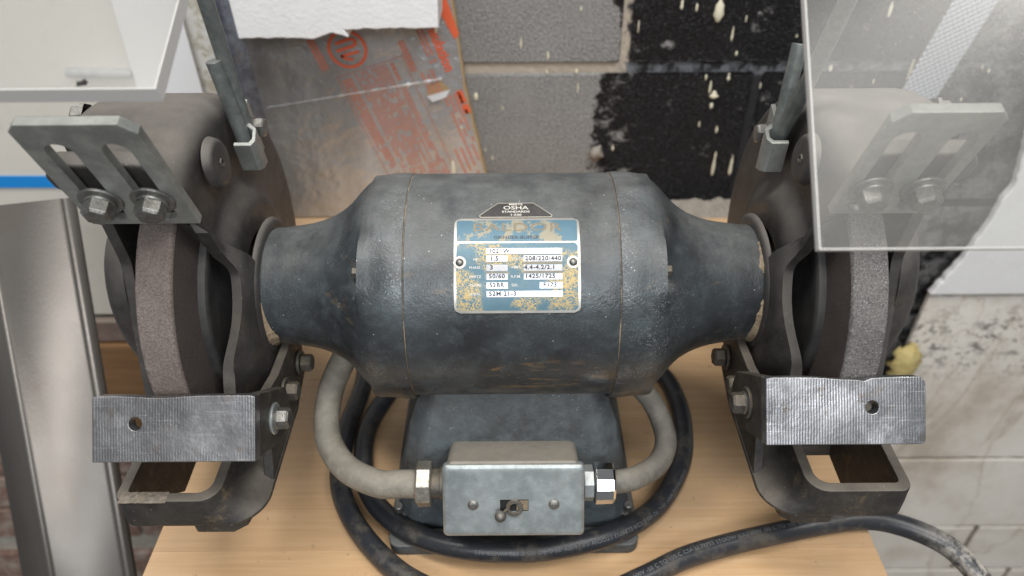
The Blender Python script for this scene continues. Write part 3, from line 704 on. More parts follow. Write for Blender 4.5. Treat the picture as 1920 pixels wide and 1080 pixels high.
obj('base_flange', MB().prism(rrect(-99, -106, 99, 106, 9), (0, 0, -190), (1, 0, 0), (0, 1, 0), (0, 0, 1), 12), PEDPAINT, gr, bevel=1.5)
for sx_ in (-1, 1):
    bb = obj('anchor_bolt', join(MB().lathe([(0, 8), (1.5, 8), (1.5, .1)], 20, (sx_*92, -79, -178), (0, 0, 1)), MB().lathe([(1.5, 6.5), (7, 6.5), (8, 5.5), (8, .1)], 6, (sx_*92, -79, -178), (0, 0, 1)), MB().lathe([(8, 3.6), (15, 3.6), (16, 2.8), (16, .1)], 16, (sx_*92, -79, -178), (0, 0, 1))), BOLT, gr)

# nameplate bent round the barrel
XP = 3.4
def onplate(x, s, h):    # x from plate centre, s = arc down from the plate top
    return ringpt(XP+x, RB+h, rad(30.8)-s/RB)
def bent(loop_or_loops, h0, h1, name, mat, parent, nseg=26):
    # a rounded sheet cut into strips so that it follows the barrel
    x0, s0, x1, s1, r = loop_or_loops
    rows = []
    for i in range(nseg+1):
        s = s0+(s1-s0)*i/nseg
        e = 0
        if r > 0:
            d = min(s-s0, s1-s)
            if d < r: e = r-math.sqrt(max(0, r*r-(r-d)**2))
        rows.append((s, x0+e, x1-e))
    m = MB()
    m.grid([[onplate(a, s, h1), onplate((a*2+b)/3, s, h1), onplate((a+2*b)/3, s, h1), onplate(b, s, h1)] for s, a, b in rows])
    m.grid([[onplate(a, s, h0), onplate(a, s, h1)] for s, a, b in rows]); m.grid([[onplate(b, s, h0), onplate(b, s, h1)] for s, a, b in rows])
    for s, a, b in (rows[0], rows[-1]): m.grid([[onplate(a, s, h0), onplate(b, s, h0)], [onplate(a, s, h1), onplate(b, s, h1)]])
    return obj(name, m, mat, parent, smooth=40)
PW, PH = 81.3, 63.4
np_ = bent((-PW/2, 0, PW/2, PH, 4), -.3, .8, 'nameplate', PLATE, gr, 40)
px = lambda q: (q-645)*PW/1280
py = lambda q: (q-60)*PH/962
bent((px(30), py(86), px(1260), py(316), 0.6), .7, .95, 'header_panel', PLATEHEAD, np_, 14)
bent((px(30), py(334), px(1260), py(996), 2), .7, .95, 'field_panel', PLATEBLUE, np_, 26)
for x0, x1, y0, y1 in [(335,1100,390,446),(335,550,462,522),(710,1100,462,522),(335,550,552,613),(710,1100,552,613),(335,550,638,697),(710,1100,638,697),(335,550,722,782),(870,1100,722,782),(335,1100,805,863)]:
    bent((px(x0), py(y0), px(x1), py(y1), 0), .9, 1.15, 'data_field', PLATEWHITE, np_, 4)
for x0, x1, y0, y1 in [(335,1100,447,453),(710,1100,528,546),(335,550,530,536),(335,550,620,630),(710,1100,617,632)]:
    bent((px(x0), py(y0), px(x1), py(y1), 0), .9, 1.02, 'gold_rule', GOLD, np_, 2)
def ptext(body, size, x, y, mat, align='LEFT', off=0, h=1.3, sx=1.0, sp=1.0):
    m = text_mb(body, size, align, 0, 0, off, sp)
    return obj('lettering', mapped(m, lambda v: onplate(px(x)+v.x*sx, py(y)-v.y, h)), mat, np_, merge=0)
ptext('BALDOR', 8.3, 645, 168, GOLD, 'CENTER', .06, 1.05, 1.72, 1.08)
ptext('GRINDER-BUFFER', 3.2, 640, 278, INK, 'CENTER', .03, 1.05, 1.18)
for t, x, y in [('1021W', 358, 419), ('1.5', 370, 493), ('3', 370, 580), ('50/60', 358, 665), ('52BR', 362, 750), ('52M 21-3', 358, 832), ('208/220/440', 725, 493), ('4.4-4.2/2.1', 715, 580), ('1425/1725', 722, 665), ('F173', 905, 750)]:
    ptext(t, 3.9, x, y, INK, 'LEFT', .12, 1.35, 1.05, 1.12)
for t, x, y in [('HP', 200, 500), ('VOLTS', 585, 495), ('PHASE', 160, 580), ('AMPS', 585, 578), ('HERTZ', 160, 668), ('R.P.M.', 580, 668), ('FRAME', 165, 750), ('SER.', 585, 750), ('SERIAL', 160, 835)]:
    ptext(t, 2.3, x, y, BADGETEXT, 'LEFT', .02, 1.0, 1.1)
for xr, yr in ((65, 528), (1210, 530)):
    c0 = onplate(px(xr), py(yr), .9); d0 = (onplate(px(xr), py(yr), 5)-c0)
    obj('rivet_pad', MB().lathe([(0, 4.2), (.3, 4.1), (.32, .1)], 24, c0, d0), PLATE, np_)
    obj('rivet', MB().lathe([(0, 2.7), (.7, 2.5), (1.4, 1.7), (1.75, .7), (1.8, .05)], 20, c0, d0), BOLT, np_, smooth=70)
# badge
S0 = -13.6
def badge(inset, h0, h1, name, mat, parent):
    rows = []
    for i in range(13):
        f = i/12; s = S0+inset+(12.9-2*inset)*f; hw = 11.6+(24.4-11.6)*min(1, (s-S0)/11.2)-inset*1.25
        if s-S0 > 11.4: hw -= (s-S0-11.4)*.9
        rows.append((s, -hw-.6, hw-.6))
    m = MB(); m.grid([[onplate(a, s, h1), onplate((a+b)/2, s, h1), onplate(b, s, h1)] for s, a, b in rows])
    m.grid([[onplate(a, s, h0), onplate(a, s, h1)] for s, a, b in rows]); m.grid([[onplate(b, s, h0), onplate(b, s, h1)] for s, a, b in rows])
    for s, a, b in (rows[0], rows[-1]): m.grid([[onplate(a, s, h0), onplate(b, s, h0)], [onplate(a, s, h1), onplate(b, s, h1)]])
    return obj(name, m, mat, parent, smooth=40)
bd = badge(0, -.3, .7, 'badge_plate', BADGEEDGE, gr); badge(.75, .6, .85, 'badge_face', BADGE, bd)
for t, sz, s in (('MEETS', 2.2, 1.9), ('OSHA', 4.3, 5.0), ('STANDARDS', 2.2, 8.3), ('1-530', 2.2, 10.9)):
    obj('lettering', mapped(text_mb(t, sz, 'CENTER', 0, 0, .07), lambda v: onplate(v.x*1.45-.6, S0+s-v.y, 1.0)), BADGETEXT, bd, merge=0)

# switch box on the sloping front of the pedestal
NB = Vector((0, -math.cos(rad(28)), math.sin(rad(28)))); DB = Vector((0, -math.sin(rad(28)), -math.cos(rad(28))))   # normal, down
C0 = Vector((0, -109, -75.3))      # middle of the top front edge of the cover
def onbox(x, d, h): return C0+Vector((x, 0, 0))+DB*d+NB*h
def boxprism(loop, h0, h): return MB().prism(loop, onbox(0, 0, h0), (1, 0, 0), DB, NB, h)
sb = obj('switch_box', boxprism(rrect(-47.5, -1.5, 47, 51.5, 6), -47, 45), BOXDARK, gr, bevel=2.5, seg=3)
cov = filled([rrect(-50, 0, 50, 54, 3), [(-9.5, 26), (10.5, 26), (10.5, 34.5), (-9.5, 34.5)]], 2.4, 0)
rows = []
def cover_shell():
    m = MB(); lo = rrect(-50, 0, 50, 54, 3.5, 5); l2 = rrect(-49, 1, 49, 53, 3.4, 5); l3 = rrect(-47, 3, 47, 51, 2.6, 5)
    n = len(lo)
    R0 = [onbox(x, d, -6) for x, d in lo]; R1 = [onbox(x, d, -1.8) for x, d in lo]; R2 = [onbox(x, d, -.4) for x, d in l2]; R3 = [onbox(x, d, 0) for x, d in l3]
    m.add(R0+R1+R2+R3, [(i*n+k, i*n+(k+1) % n, (i+1)*n+(k+1) % n, (i+1)*n+k) for i in range(3) for k in range(n)])
    f = filled([l3, [(-9.5, 26), (10.5, 26), (10.5, 34.5), (-9.5, 34.5)]], 0, 0)
    m.add([onbox(v.x, v.y, 0) for v in f.v], f.f)
    return m
obj('cover_plate', cover_shell(), GALV, sb, smooth=50)
obj('switch_well', boxprism([(-10.2, 25.3), (11.2, 25.3), (11.2, 35.2), (-10.2, 35.2)], -1.9, .6), BLACK, sb)
for x in (-28.5, 28.5):
    c = onbox(x, 29.8, .0)
    o = obj('cover_screw', join(MB().lathe([(0, 3.9), (.9, 3.4), (1.3, 2.2), (1.35, .1)], 24, c, NB)), BOLT, sb, smooth=60)
    obj('screw_slot', MB().box(c+NB*1.35, (4.8, .8, .3), Matrix((Vector((1, 0, 0)), DB, NB)).transposed().to_3x3()), DARKBOLT, sb)
# toggle: half round collar, lever and ball
BRASS = worn('aged_brass', (.20, .155, .10), (.32, .255, .17), (.3, .26, .2), .4, .5, .5, 80, 0, .3)
obj('toggle_plate', boxprism([(2, 27), (10.3, 27), (10.3, 34.4), (2, 34.4)], -1.3, .9), BRASS, sb, bevel=.3)
obj('toggle_collar', join(MB().lathe([(-1.5, 6.2), (1.4, 6.2), (1.4, 3.2), (-1.5, 3.2)], 32, onbox(0.5, 32, 0), NB, closed=True)), DARKBOLT, sb, bevel=.5)
obj('toggle_lever', MB().tube([onbox(-3, 32, -1), onbox(-6, 33.5, 2.5), onbox(-8.5, 35, 6)], [1.2, 1.2, 1.2], 14), DARKBOLT, sb)
rows = [[onbox(-9.2, 35.2, 7)+Vector((math.sin(i*math.pi/12)*math.cos(j*math.pi/12), math.sin(i*math.pi/12)*math.sin(j*math.pi/12), math.cos(i*math.pi/12)))*4.1 for j in range(25)] for i in range(13)]
obj('toggle_ball', MB().grid(rows), worn('dark_ball', (.07, .07, .072), (.13, .13, .13), rough=.35, metal=.6, scale=60), sb, smooth=80)
# conduits
LC = smoothpath([(-105, 30, -40), (-122, 15, -58), (-136, -6, -72), (-147, -24, -94), (-146, -51, -112), (-128, -78, -115.5), (-100, -97.5, -110), (-82, -101, -106), (-62, -102, -105)], 10)
hl = obj('conduit_hose', MB().tube(LC, 10.2, 24), HOSE, gr, smooth=60)
RC = smoothpath([(60, 40, -70), (84, 14, -84), (99, -8, -94), (114, -25, -105), (121.5, -48, -118), (113.5, -70, -121), (95, -89, -114), (80, -98, -108.5), (60, -101.5, -105)], 10)
hr = obj('conduit_hose', MB().tube(RC, 8.6, 24), HOSER, gr, smooth=60)
obj('conduit_nut', MB().lathe([(0, 15), (1, 16.6), (10.5, 16.6), (11.5, 15), (11.5, 9)], 8, (-70.5, -101.5, -105.5), (1, 0, 0)), NUTOLD, hl, bevel=.7)
obj('conduit_nut', MB().lathe([(0, 11), (6, 11), (6, 12.5), (10, 12.5), (10, 9)], 24, (-59, -101.5, -105.5), (1, 0, 0)), DARKBOLT, hl, bevel=.4)
obj('conduit_nut', MB().lathe([(0, 9), (0, 13.5), (2, 15), (14, 15.4), (15, 14.6), (15, 9)], 12, (73.5, -101.5, -105.5), (-1, 0, 0)), CHROME, hr, bevel=.6, smooth=20)
obj('conduit_nut', MB().lathe([(0, 8), (0, 13), (7, 13), (7, 8)], 8, (58, -101.5, -105.5), (-1, 0, 0)), GALV, hr, bevel=.5)

# ------------------------------------------------------------------ guards, wheels, rests, shields: one set on each end
def hexbolt(parent, c, d, af, h, wr, wt=1.6, mat=None, rot=0, wmat=None):
    d = Vector(d).normalized(); c = Vector(c); mat = mat or BOLT
    b = obj('hex_bolt', MB().lathe([(wt, af*.577), (wt+h*.8, af*.577), (wt+h, af*.47), (wt+h+.02, .1)], 6, c, d), mat, parent, bevel=.35)
    return b
def washer(parent, c, d, r, t, ri=2, mat=None):
    return obj('washer', MB().lathe([(0, r-.3), (t*.6, r), (t, r-.5), (t, ri)], 32, Vector(c), Vector(d).normalized()), mat or BOLT, parent, smooth=40)

def guard_shell(s):
    XI, XO, RG, F1 = 194.0, 279.0, 140.0, 18.0
    ds = []; m = MB()
    def xin(r):
        if r < 60: return 184.0
        if r < 84:
            t = (r-60)/24; t = t*t*(3-2*t); return 184.0+(XI-184.0)*t
        return XI
    def xout(r): return XO
    a_top, a_bot = 19.0, 258.0         # the drum runs from a_top over the back to a_bot
    # fillet + drum profile
    def dprof():
        p = []
        for i in range(7):
            q = rad(90*i/6); p.append((XI+F1-F1*math.cos(q), RG-F1+F1*math.sin(q)))
        for i in range(1, 6): p.append((XI+F1+(XO-12-XI-F1)*i/6, RG))
        for i in range(7):
            q = rad(90*i/6); p.append((XO-12+12*math.sin(q), RG-12+12*math.cos(q)))
        return p
    full = [a_top+(a_bot-a_top)*i/100 for i in range(101)]
    rin = [44]+[44+(RG-F1-44)*(i/26) for i in range(1, 27)]
    rout = [1]+[1+(RG-12-1)*(i/24) for i in range(1, 25)]
    for_a = lambda a: rad(a)
    P = [(xin(r), r) for r in rin]+dprof()[1:]+[(xout(r), r) for r in rout[::-1][1:]]
    def skew(x, f):      # the front cut of the drum is skewed: the outer side starts higher up
        k = max(0, min(1, (x-XI)/(XO-XI))); a0 = a_top+24*k
        return a0+(a_bot-a0)*f
    m.grid([[ringpt(s*x, r, rad(skew(x, i/100))) for x, r in P] for i in range(101)])
    # opening sector: walls end at a chord; they widen smoothly into the drum at the top
    op = [a_bot+(a_top+360-a_bot)*i/80 for i in range(81)]
    def cut(a, chord, lim, hub, k0):
        x = (a+180) % 360-180
        c = math.cos(rad(x))-k0*math.sin(rad(x)); v = chord/c if c > .05 else 999
        v = max(hub, min(v, lim))
        at_ = a_top if chord > 40 else a_top+24
        k = max(0, min(1, (x-at_+17)/17)); v += (lim-v)*k**4
        return min(lim, v)
    rows = []
    for a in op:
        rc = cut(a, 66, RG-F1, 50, .10); rows.append([ringpt(s*xin(44+(rc-44)*i/16), 44+(rc-44)*i/16, rad(a)) for i in range(17)])
    m.grid(rows)
    rows = []
    op = [a_bot+(a_top+24+360-a_bot)*i/80 for i in range(81)]
    for a in op:
        x = (a+180) % 360-180
        rc = cut(a, 22, RG-12, 5, .35)
        rows.append([ringpt(s*xout(1+(rc-1)*i/14), 1+(rc-1)*i/14, rad(a)) for i in range(15)])
    m.grid(rows)
    return m

def make_side(s):
    left = s < 0
    dy = 0 if left else 1
    g = obj('wheel_guard', guard_shell(s), GUARD, gr, solid=8, smooth=45, merge=.05, bevel=1.0)
    # flange ring joining guard to neck and dust packed there
    obj('neck_ring', MB().lathe([(0, 43.5), (0, 48), (2, 51), (3.5, 51.5), (5, 49)], 96, (s*174.5, 0, 0), (s, 0, 0)), GUARD, g, smooth=60)
    seg_, pd_ = [], MB()
    for k in range(242):
        a = 2*math.pi*(k % 240)/240
        hgt = 5*max(0, -.22+mnoise.noise(Vector((math.cos(a)*2.6, math.sin(a)*2.6, s*5+.4)))+.3*mnoise.noise(Vector((math.cos(a)*11, math.sin(a)*11, s))))+3.4*max(0, math.cos(a+rad(60)))**8
        if hgt > .25 and k < 241: seg_.append([ringpt(s*(174.6-hgt*1.5), 42.9, a), ringpt(s*(174.2-hgt*.5), 43.2+hgt*.4, a), ringpt(s*175.2, 44+hgt*.8, a)])
        else:
            if len(seg_) > 3: pd_.grid(seg_)
            seg_ = []
    tag(obj('packed_dust', pd_, DUSTM, g, smooth=80), kind='stuff')
    # round boss on the guard shoulder
    bc = Vector((s*187.6, -16, 112))
    bo = obj('boss', MB().lathe([(-3, 17), (.8, 15.5), (2.2, 13.6), (2.6, 12), (2.2, 4.5), (2.2, .1)], 40, bc, (-s, 0, .12)), GUARD, g, smooth=60)
    obj('boss_screw', MB().lathe([(0, 3.3), (.8, 3.0), (.9, 2.0), (.2, 1.9), (.2, .1)], 6, bc+Vector((-s*2.2, 0, 0)), (-s, 0, .12)), DARKBOLT, g)
    # rod clamp, two rods
    ca = [Vector((s*187.5, 16, 104)), Vector((s*187.5, 72, 117)), Vector((s*187.5, 74, 84)), Vector((s*187.5, 62, 74)), Vector((s*187.5, 30, 84))]
    m = MB(); cl = [(8, 105), (30, 122), (66, 119), (73, 92), (62, 80), (26, 84)]
    sec = []
    e_dn = Vector((0, .62, -.78)).normalized(); e_ac = Vector((0, .78, .62))
    cc = Vector((s*188, 42, 101))
    # cross-section: two rods held under a folded plate; length along the rods
    rd = Vector((0, -.255, .967)).normalized() if left else Vector((0, -.06, .998)).normalized()
    ac = Vector((0, rd.z, -rd.y))
    pr = [(-18, 0), (-18, 11.5), (-14, 14.2), (-4, 13.6), (1, 8), (4, 5.0), (20, 4.4), (20, .9), (3, 1.6), (-1.5, 5.2), (-5.5, 11), (-12.5, 11.4), (-15, 9.5), (-15, 0)]
    base = Vector((s*188.2, 35, 105)) if left else Vector((s*188.2, 33, 101))
    def cq(a, h, l): return base+ac*a+Vector((-s*h, 0, 0))+rd*l
    pro = pr; L0, L1 = -22, 12
    rows = [[cq(a, h, l+(-.35*(a) if l < 0 else .25*a)) for a, h in pro] for l in (L0, L1)]
    m.grid(rows)
    for r_ in rows: m.add(r_, [list(range(len(r_)))])
    cp = obj('rod_clamp', m, ZINC, g, bevel=.7)
    hexbolt(cp, cq(11.5, 4.8, -2), (-s, 0, 0), 12.5, 7, 8, 1.8); washer(cp, cq(11.5, 4.8, -2), (-s, 0, 0), 8.2, 1.8)
    r1a = cq(-11.5, 6.0, -14)
    if left:
        r1b = Vector((s*192, 28, 162)); r2a = cq(-2, 5, -10)
        pts2 = [r2a, Vector((s*188, 30, 200)), Vector((s*187, 12, 275)), Vector((s*187, -2, 330)), Vector((s*188, -25, 352)), Vector((s*195, -50, 356))]
    else:
        r1b = Vector((s*191, 43.3, 165)); r2a = cq(-2, 5, -10)
        pts2 = [r2a, Vector((s*188, 10, 150)), Vector((s*188, -18, 212)), Vector((s*188, -46, 280)), Vector((s*188, -70, 325)), Vector((s*196, -90, 336))]
    obj('shield_rod', MB().tube([r1a, r1b], 5.1, 20), ROD, g, bevel=.5, smooth=50)
    obj('shield_rod', MB().tube(smoothpath(pts2, 6), 5.1, 20), ROD, g, smooth=50)
    # front pad and slotted tongue plate
    pb, pt = (120, 36), (199, 77)
    X0, X1 = (183.5, 246.5) if left else (187, 243)
    el = tu(0, pt[0]-pb[0], pt[1]-pb[1]); Lp = el.length; el.normalize(); nrm = Vector((1, 0, 0)).cross(el)*1.0
    if nrm.dot(-FWD) < 0: nrm = -nrm
    ob = tu(0, *pb)
    if not left: ob = ob+Vector((0, 1, 3))
    def ontp(x, l, h): return ob+Vector((s*x, 0, 0))+el*l+nrm*h
    lp = [(X0, 0), (X1, 0), (X1, Lp-5), (X1-5, Lp), (X0+7, Lp), (X0, Lp-7)]
    slots = []
    for xc in ((X0+X1)/2-14.5, (X0+X1)/2+14.5):
        slots.append(arcpts(xc, 11, 7.2, 180, 360, 8)+arcpts(xc, Lp-22, 7.2, 0, 180, 8))
    pl = mapped(filled([lp]+slots, 6, .5), lambda v: ontp(v.x, v.y, v.z-3))
    tp = obj('tongue_plate', pl, ZINC, gr, smooth=0)
    for xc in ((X0+X1)/2-14.5, (X0+X1)/2+14.5):
        c = ontp(xc, 25, 0); washer(tp, c, nrm, 12, 1.6); washer(tp, c+nrm*1.6, nrm, 8.6, 2.2)
        hexbolt(tp, c+nrm*2.0, nrm, 14.5, 8.5, 8, 1.8)
    rows = []
    for i in range(13):
        q = i/12*math.pi/2; rr_, hh = math.sin(q), 30*math.cos(q)
        rows.append([tu(s*(278.5+hh), -27+49*rr_*math.cos(2*math.pi*k/72)+.35*66*rr_*math.sin(2*math.pi*k/72), -4+66*rr_*math.sin(2*math.pi*k/72)) for k in range(73)])
    obj('guard_dome', MB().grid(rows), GUARD, g, smooth=60)
    # lug behind the plate, part of the casting
    obj('guard_lug', MB().prism([(196, 10), (240, 14), (258, 24), (258, 36), (250, 46), (202, 46), (196, 40)], ontp(0, 0, -7.5), (s, 0, 0), el, -nrm, 12), GUARD, g, bevel=3)
    # closing bolts on the outer cover
    b0 = obj('cover_bolt', MB().lathe([(0, 9), (3, 9), (3, 7), (9, 7), (10, 6), (10, .1)], 6, (s*281, 20, 128), (s, 0, 0)), BOLT, g, bevel=.4)
    # wheel with its dished flange
    wt = [WHEELL, WHEELR][0 if left else 1]
    xi, xo = 203.2, 225.5
    rowsw = []
    prof_w = [(xi, 40), (xi, 70), (xi, 112.5), (xi+.5, 114.2), (xi+1.2, 115)]+[(xi+1.2+(xo-xi-2.4)*i/12, 115) for i in range(1, 13)]+[(xo-.5, 114.2), (xo, 112.5), (xo, 40)]
    seg = 360; rr2 = []
    amp = .25 if left else .7
    for x, r in prof_w:
        rr2.append([ringpt(s*x, r+(amp*(mnoise.noise(Vector((math.cos(2*math.pi*k/seg)*40, math.sin(2*math.pi*k/seg)*40, x*.8+s*9)))+.6*mnoise.noise(Vector((math.cos(2*math.pi*k/seg)*90, math.sin(2*math.pi*k/seg)*90, x*1.7)))) if r > 111 else 0), 2*math.pi*k/seg) for k in range(seg+1)])
    wh = obj('grinding_wheel', MB().grid(rr2), wt, gr, smooth=50)
    wh.data.materials.append(WHEELSIDE)
    for p in wh.data.polygons:
        if p.center.y**2+p.center.z**2 < (.1128)**2: p.material_index = 1
    obj('wheel_flange', MB().lathe([(203.5, 78), (198.5, 78), (197.6, 76.5), (197.8, 72), (200, 62), (199, 45), (196, 30), (196, 20)], 96, (0, 0, 0), (s, 0, 0)), FLANGE, wh, smooth=40)
    obj('arbor', MB().lathe([(175, 19), (200, 19)], 32, (0, 0, 0), (s, 0, 0)), FLANGE, wh)
    obj('wheel_flange', MB().lathe([(225.2, 78), (231, 78), (231, 40), (236, 30), (236, 14), (252, 14), (252, .1)], 64, (0, 0, 0), (s, 0, 0)), FLANGE, wh, smooth=40)
    # tool rest: flat face square to the viewer with a leg going back on its inner side
    t0 = 108.0
    if left: xa, xb, u0, u1, hx, hu = 156.2, 255, -107.2, -67.0, 228.8, -84.0
    else:    xa, xb, u0, u1, hx, hu = 153.4, 250, -99.5, -58.5, 217.6, -77.0
    edge = []
    nI = 26
    topo = []
    for i in range(nI+1):
        x = xb+(xa-xb)*i/nI
        dip = 1.3*math.exp(-((x-214)/16)**2) if left else 1.6*math.exp(-((x-205)/16)**2)+(1.6*math.exp(-((x-212)/2.0)**2))
        topo.append((x, u1-dip-.12*mnoise.noise(Vector((x*.3, 2, s)))))
    rx = 3.0 if not left else .8
    lp = arcpts(xa+.8, u0+.8, .8, 180, 270, 3)+arcpts(xb-rx, u0+rx, rx, 270, 360, 4)+[(xb, u1-rx)]+topo[1:-1]+[(xa, u1-.8)]
    hole = arcpts(hx, hu, 4.0, 0, 360, 20)[:-1]
    TV, UV = tu(0, 1, 0), tu(0, 0, 1)
    rest = obj('tool_rest', mapped(filled([lp, hole], 9, .5), lambda v: Vector((s*v.x, 0, 0))+UV*v.y+TV*(t0-4.5+v.z)), RESTL if left else RESTR, gr, smooth=0)
    obj('rest_hole', MB().lathe([(-8, 4.0), (0, 4.1)], 20, Vector((s*hx, 0, 0))+UV*hu+TV*(t0-.6), TV), DARKBOLT, rest)
    obj('rest_leg', MB().prism([(0, u0+.4), (0, u1-.4), (-52, u1-3), (-62, u1-14), (-62, u0+14), (-46, u0+2)], Vector((s*(xa), 0, 0))+TV*(t0-9.2), TV, UV, (s, 0, 0), 8.5), GUARDRIM, rest, bevel=.8)
    bc = Vector((s*(xa-.2), 0, 0))+TV*(t0-35)+UV*(u0+u1)/2
    washer(rest, bc, (-s, 0, 0), 10.5, 1.8, mat=GALV if left else DARKBOLT); washer(rest, bc+Vector((-s*1.8, 0, 0)), (-s, 0, 0), 7.5, 1.6)
    hexbolt(rest, bc+Vector((-s*2.4, 0, 0)), (-s, 0, 0), 12.5, 7.5, 8, 1, BOLT if left else DARKBOLT)
    # bracket: open U of heavy plate under the rest, with an arm going back to the guard
    up_ = 0 if left else 3
    xin_, xo_ = 165.5, 256
    yf = -152 if left else -150
    zt, zb = -57+up_, -84+up_
    def outer(xi_, r, yo): return [(xo_, -62), (xo_, yo+8)]+arcpts(xo_-8, yo+8, 8, 0, -90, 5)+arcpts(xi_+r, yo+r, r, -90, -180, 10)+[(xi_, -46)]
    def inner(xi_, r, yo): return [(xo_-7, -62), (xo_-7, yo+10)]+arcpts(xo_-10, yo+10, 3, 0, -90, 5)+arcpts(xi_+7+r-5, yo+7+r-5, r-5, -90, -180, 10)+[(xi_+7, -46)]
    lv = [(zt, 189, 14, yf+1), (zt-8, 187.5, 15, yf+.6), (zt-14, 183.5, 17, yf), (zt-19, 177, 20, yf), (zt-22.5, 170, 23, yf), (zt-24.5, xin_, 25, yf), (zb, xin_-.5, 25, yf+1.5)]
    OL = [[Vector((s*x, yy, z)) for x, yy in outer(xi_, r, yo)] for z, xi_, r, yo in lv]
    IL = [[Vector((s*x, yy, z)) for x, yy in inner(189-(2 if z < zt-20 else 0), 14, yf+1)] for z, xi_, r, yo in lv]
    m = MB(); m.grid(OL); m.grid(IL); m.grid([OL[0], IL[0]]); m.grid([OL[-1], IL[-1]])
    m.grid([[r[0] for r in OL], [r[0] for r in IL]]); m.grid([[r[-1] for r in OL], [r[-1] for r in IL]])
    br = obj('rest_bracket', m, GUARDRIM, gr, bevel=.8, smooth=50)
    arm = [(-118, zb), (-46, zb-4), (-8, zb+8), (-4, -44+up_), (-24, -34+up_), (-62, -32+up_), (-84, -26+up_), (-96, -42+up_), (-112, zb+9)]
    obj('bracket_arm', MB().prism(arm, (s*(xin_+.7), 0, 0), (0, 1, 0), (0, 0, 1), (s, 0, 0), 7), GUARDRIM, br, bevel=1.0)
    oa = [(-132, zt-1), (-60, zt-1), (-20, -40), (-20, -125), (-90, -128), (-132, zb+1)]
    obj('bracket_arm', MB().prism(oa, (s*(xo_-.4), 0, 0), (0, 1, 0), (0, 0, 1), (-s, 0, 0), 6.2), GUARDRIM, br, bevel=.8)
    lip = [(xin_+10, yf+14), (xin_+12, yf+6), (xin_+20, yf+.5), (xin_+44, yf+.5), (xin_+47, yf+4), (xin_+47, yf+14)]
    obj('bracket_lip', MB().prism([(s*x, yy) for x, yy in lip], (0, 0, zb-6), (1, 0, 0), (0, 1, 0), (0, 0, 1), 8), GUARDRIM, br, bevel=.8)
    for yy, zz in ((-22, -59), (-62, -49)):
        c = Vector((s*(xin_-.1), yy, zz+up_)); washer(br, c, (-s, 0, 0), 10, 2, mat=DARKBOLT); hexbolt(br, c+Vector((-s*1.6, 0, 0)), (-s, 0, 0), 12.5, 8, 8, 1, DARKBOLT)
    # dirt on the rim
    if left:
        rows = []
        for i in range(22):
            x = 222+i*1.45
            rows.append([Vector((s*x, yf+8.5-j*1.25, zt+max(-.4, (.9+3.2*mnoise.noise(Vector((x*.55, j*.9, 2)))+1.6*mnoise.noise(Vector((x*1.5, j*2.1, 7))))*math.sin(math.pi*(j+.2)/7.6)*math.sin(math.pi*(i+.4)/22)**.5))) for j in range(8)])
        obj('rim_dirt', MB().grid(rows), worn('rim_dirt', (.09, .075, .06), (.22, .185, .145), (.27, .235, .19), .5, .9, 0, 140, 0, .8, 500), br, smooth=80)
    # eye shield: thick clear plate
    if left:
        o0 = Vector((-157.1, -128.3, 209.4)); ev = Vector((0, 56.5, 27)); ev.normalize(); el_ = 116; th = 8.5
        ew = Vector((-1, 0, 0)); wd = 150
    else:
        o0 = Vector((132, -181.5, 157.5)); ev = Vector((0, 80.2, 79.9)).normalized(); el_ = 135; th = 4.6
        ew = Vector((1, 0, 0)); wd = 165
    nn = ew.cross(ev)
    if nn.dot(-FWD) < 0: nn = -nn
    lp = rrect(0, 0, wd, el_, 1.2, 2)
    es = obj('eye_shield', MB().prism(lp, o0-nn*th, ew, ev, nn, th), ACRL if left else ACRR, gr, smooth=25)
    # frosted saw-cut edges
    m = MB()
    m.prism([(-.05, -.05), (wd+.05, -.05), (wd+.05, .5), (-.05, .5)], o0-nn*(th-.1), ew, ev, nn, th-.2)
    m.prism([(-.05, .52), (.5, .52), (.5, el_-.5), (-.05, el_-.5)], o0-nn*(th-.1), ew, ev, nn, th-.2)
    obj('shield_edge', m, ACREDGE, es, bevel=0)
    if left:
        gp = rough_poly([(31, 2), (35, 1.5), (36, 4.5), (34, 4), (32.5, 6), (30.5, 4)], .7, .6, 3)
        obj('grime_spot', MB().prism(gp, o0, ew, ev, nn, .5), BLACK, es)
    rb = pts2[-1]
    # bracket that carries the shield on the rod, above the frame
    obj('shield_hanger', MB().tube(smoothpath([rb, o0+ew*35+ev*(el_+14)+nn*4, o0+ew*40+ev*(el_-6)+nn*2.2], 8), 4, 14), ROD, es, smooth=60)
for s in (-1, 1): make_side(s)

# ------------------------------------------------------------------ power cord
pc = thing('power_cord', 'thick black rubber power cord looped round the grinder pedestal and off the bench', 'cord', (0, -110, -190))
CP = [(20, 96, -150), (70, 108, -170), (120, 112, -181), (147, 87, -181), (156, 56, -181), (156, 17, -181), (146, -25, -181), (119, -68, -180), (84, -97, -172), (42, -111.5, -170), (0, -116, -170), (-46, -111.5, -170), (-86, -94, -173), (-116, -62, -180), (-130, -28, -181), (-133, 20, -181), (-116, 75, -181), (-108, 125, -181), (-124, 158, -181), (-150, 140, -180), (-146, 75, -181), (-152, 20, -181), (-150, -34, -181), (-135, -73, -181), (-108, -108, -181), (-76, -134, -181), (-30, -152, -181), (20, -156, -181), (62, -148, -181), (100, -131.5, -181), (140, -113, -181), (207.5, -95, -181), (276, -83, -180), (312, -86, -183), (344, -102, -187), (362, -122, -196), (372, -140, -208)]
CPs = smoothpath(CP, 10)
CR = 8.6
obj('cord_jacket', MB().tube(CPs, CR, 22), CORD, pc, smooth=60)
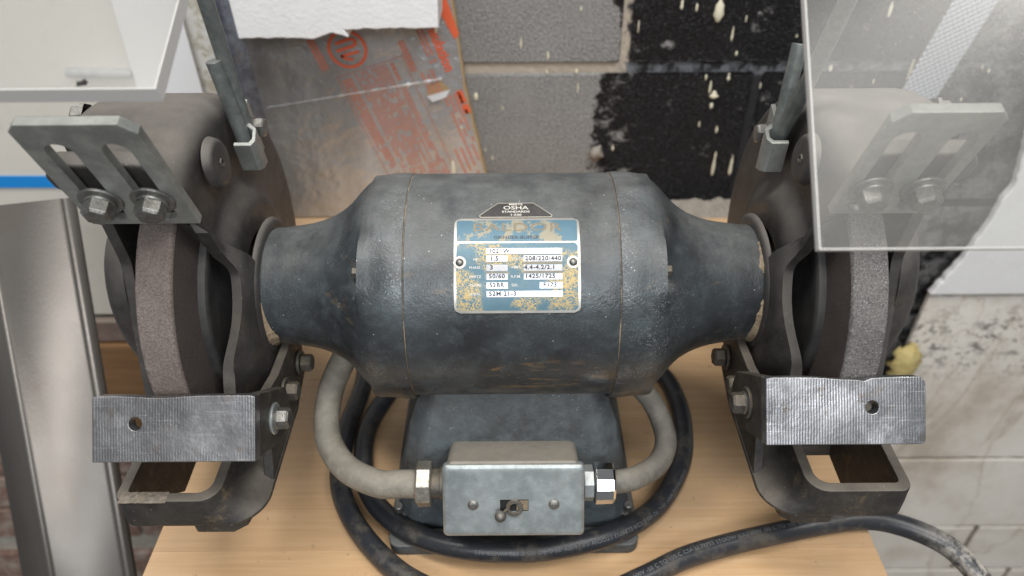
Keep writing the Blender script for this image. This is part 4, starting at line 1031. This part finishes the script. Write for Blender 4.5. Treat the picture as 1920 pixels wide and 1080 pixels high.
# printed line along the jacket
cum = [0]
for a, b in zip(CPs, CPs[1:]): cum.append(cum[-1]+(b-a).length)
def path_at(l):
    import bisect
    l = max(0, min(cum[-1]-1e-4, l)); i = min(bisect.bisect_right(cum, l)-1, len(CPs)-2)
    p = CPs[i].lerp(CPs[i+1], (l-cum[i])/(cum[i+1]-cum[i])); j = max(0, i-1); k = min(len(CPs)-1, i+2)
    return p, (CPs[k]-CPs[j]).normalized()
def near(P):
    P = Vector(P); return cum[min(range(len(CPs)), key=lambda i: (CPs[i]-P).length)]
def cordtext(body, l0, lean, size=3.6, rev=1):
    m = text_mb(body, size, 'LEFT', 0, 0, .02, 1.05)
    def f(v):
        p, t = path_at(l0+rev*v.x)
        side = t.cross(Vector((0, 0, 1))).normalized()
        ang = lean+rev*v.y/CR*-1
        up = side.cross(t).normalized()
        return p+(up*math.cos(ang)+side*math.sin(ang))*(CR+.12)
    m = mapped(m, f); return obj('cord_print', m, CORDTEXT, pc, merge=0)
TXT = 'STOOW (UL) 600V -50 C TO 105 C CSA LL39753 STOOW (UL) 600V -50 C TO 105 C FT2 WATER RES'
cordtext(TXT, near((140, -35, -181)), -.75, 4.4)
cordtext(TXT, near((62, -148, -181))+0, .0, 4.6)
# plug at the end of the cord, hanging off the bench
pe, pt_ = CPs[-1], (CPs[-1]-CPs[-4]).normalized()
PLUGM = worn('dirty_plug', (.14, .12, .10), (.30, .26, .21), (.42, .38, .32), .7, .6, .3, 60, 0, .5, 400, (.2, 1), .5)
pg = obj('plug_body', MB().lathe([(-12, 9), (-10, 14), (-4, 17), (0, 22), (3, 23), (24, 23), (27, 21), (27, .1)], 32, pe, pt_), PLUGM, pc, bevel=.8, smooth=40)
rb_ = MB()
for k in range(18):
    a = 2*math.pi*k/18
    e = Vector((0, 0, 1)); e1_ = (e-pt_*e.dot(pt_)).normalized(); e2_ = pt_.cross(e1_)
    rb_.tube([pe+(e1_*math.cos(a)+e2_*math.sin(a))*22.6+pt_*4, pe+(e1_*math.cos(a)+e2_*math.sin(a))*22.6+pt_*22], 1.7, 8)
obj('grip_rib', rb_, PLUGM, pg, smooth=60)
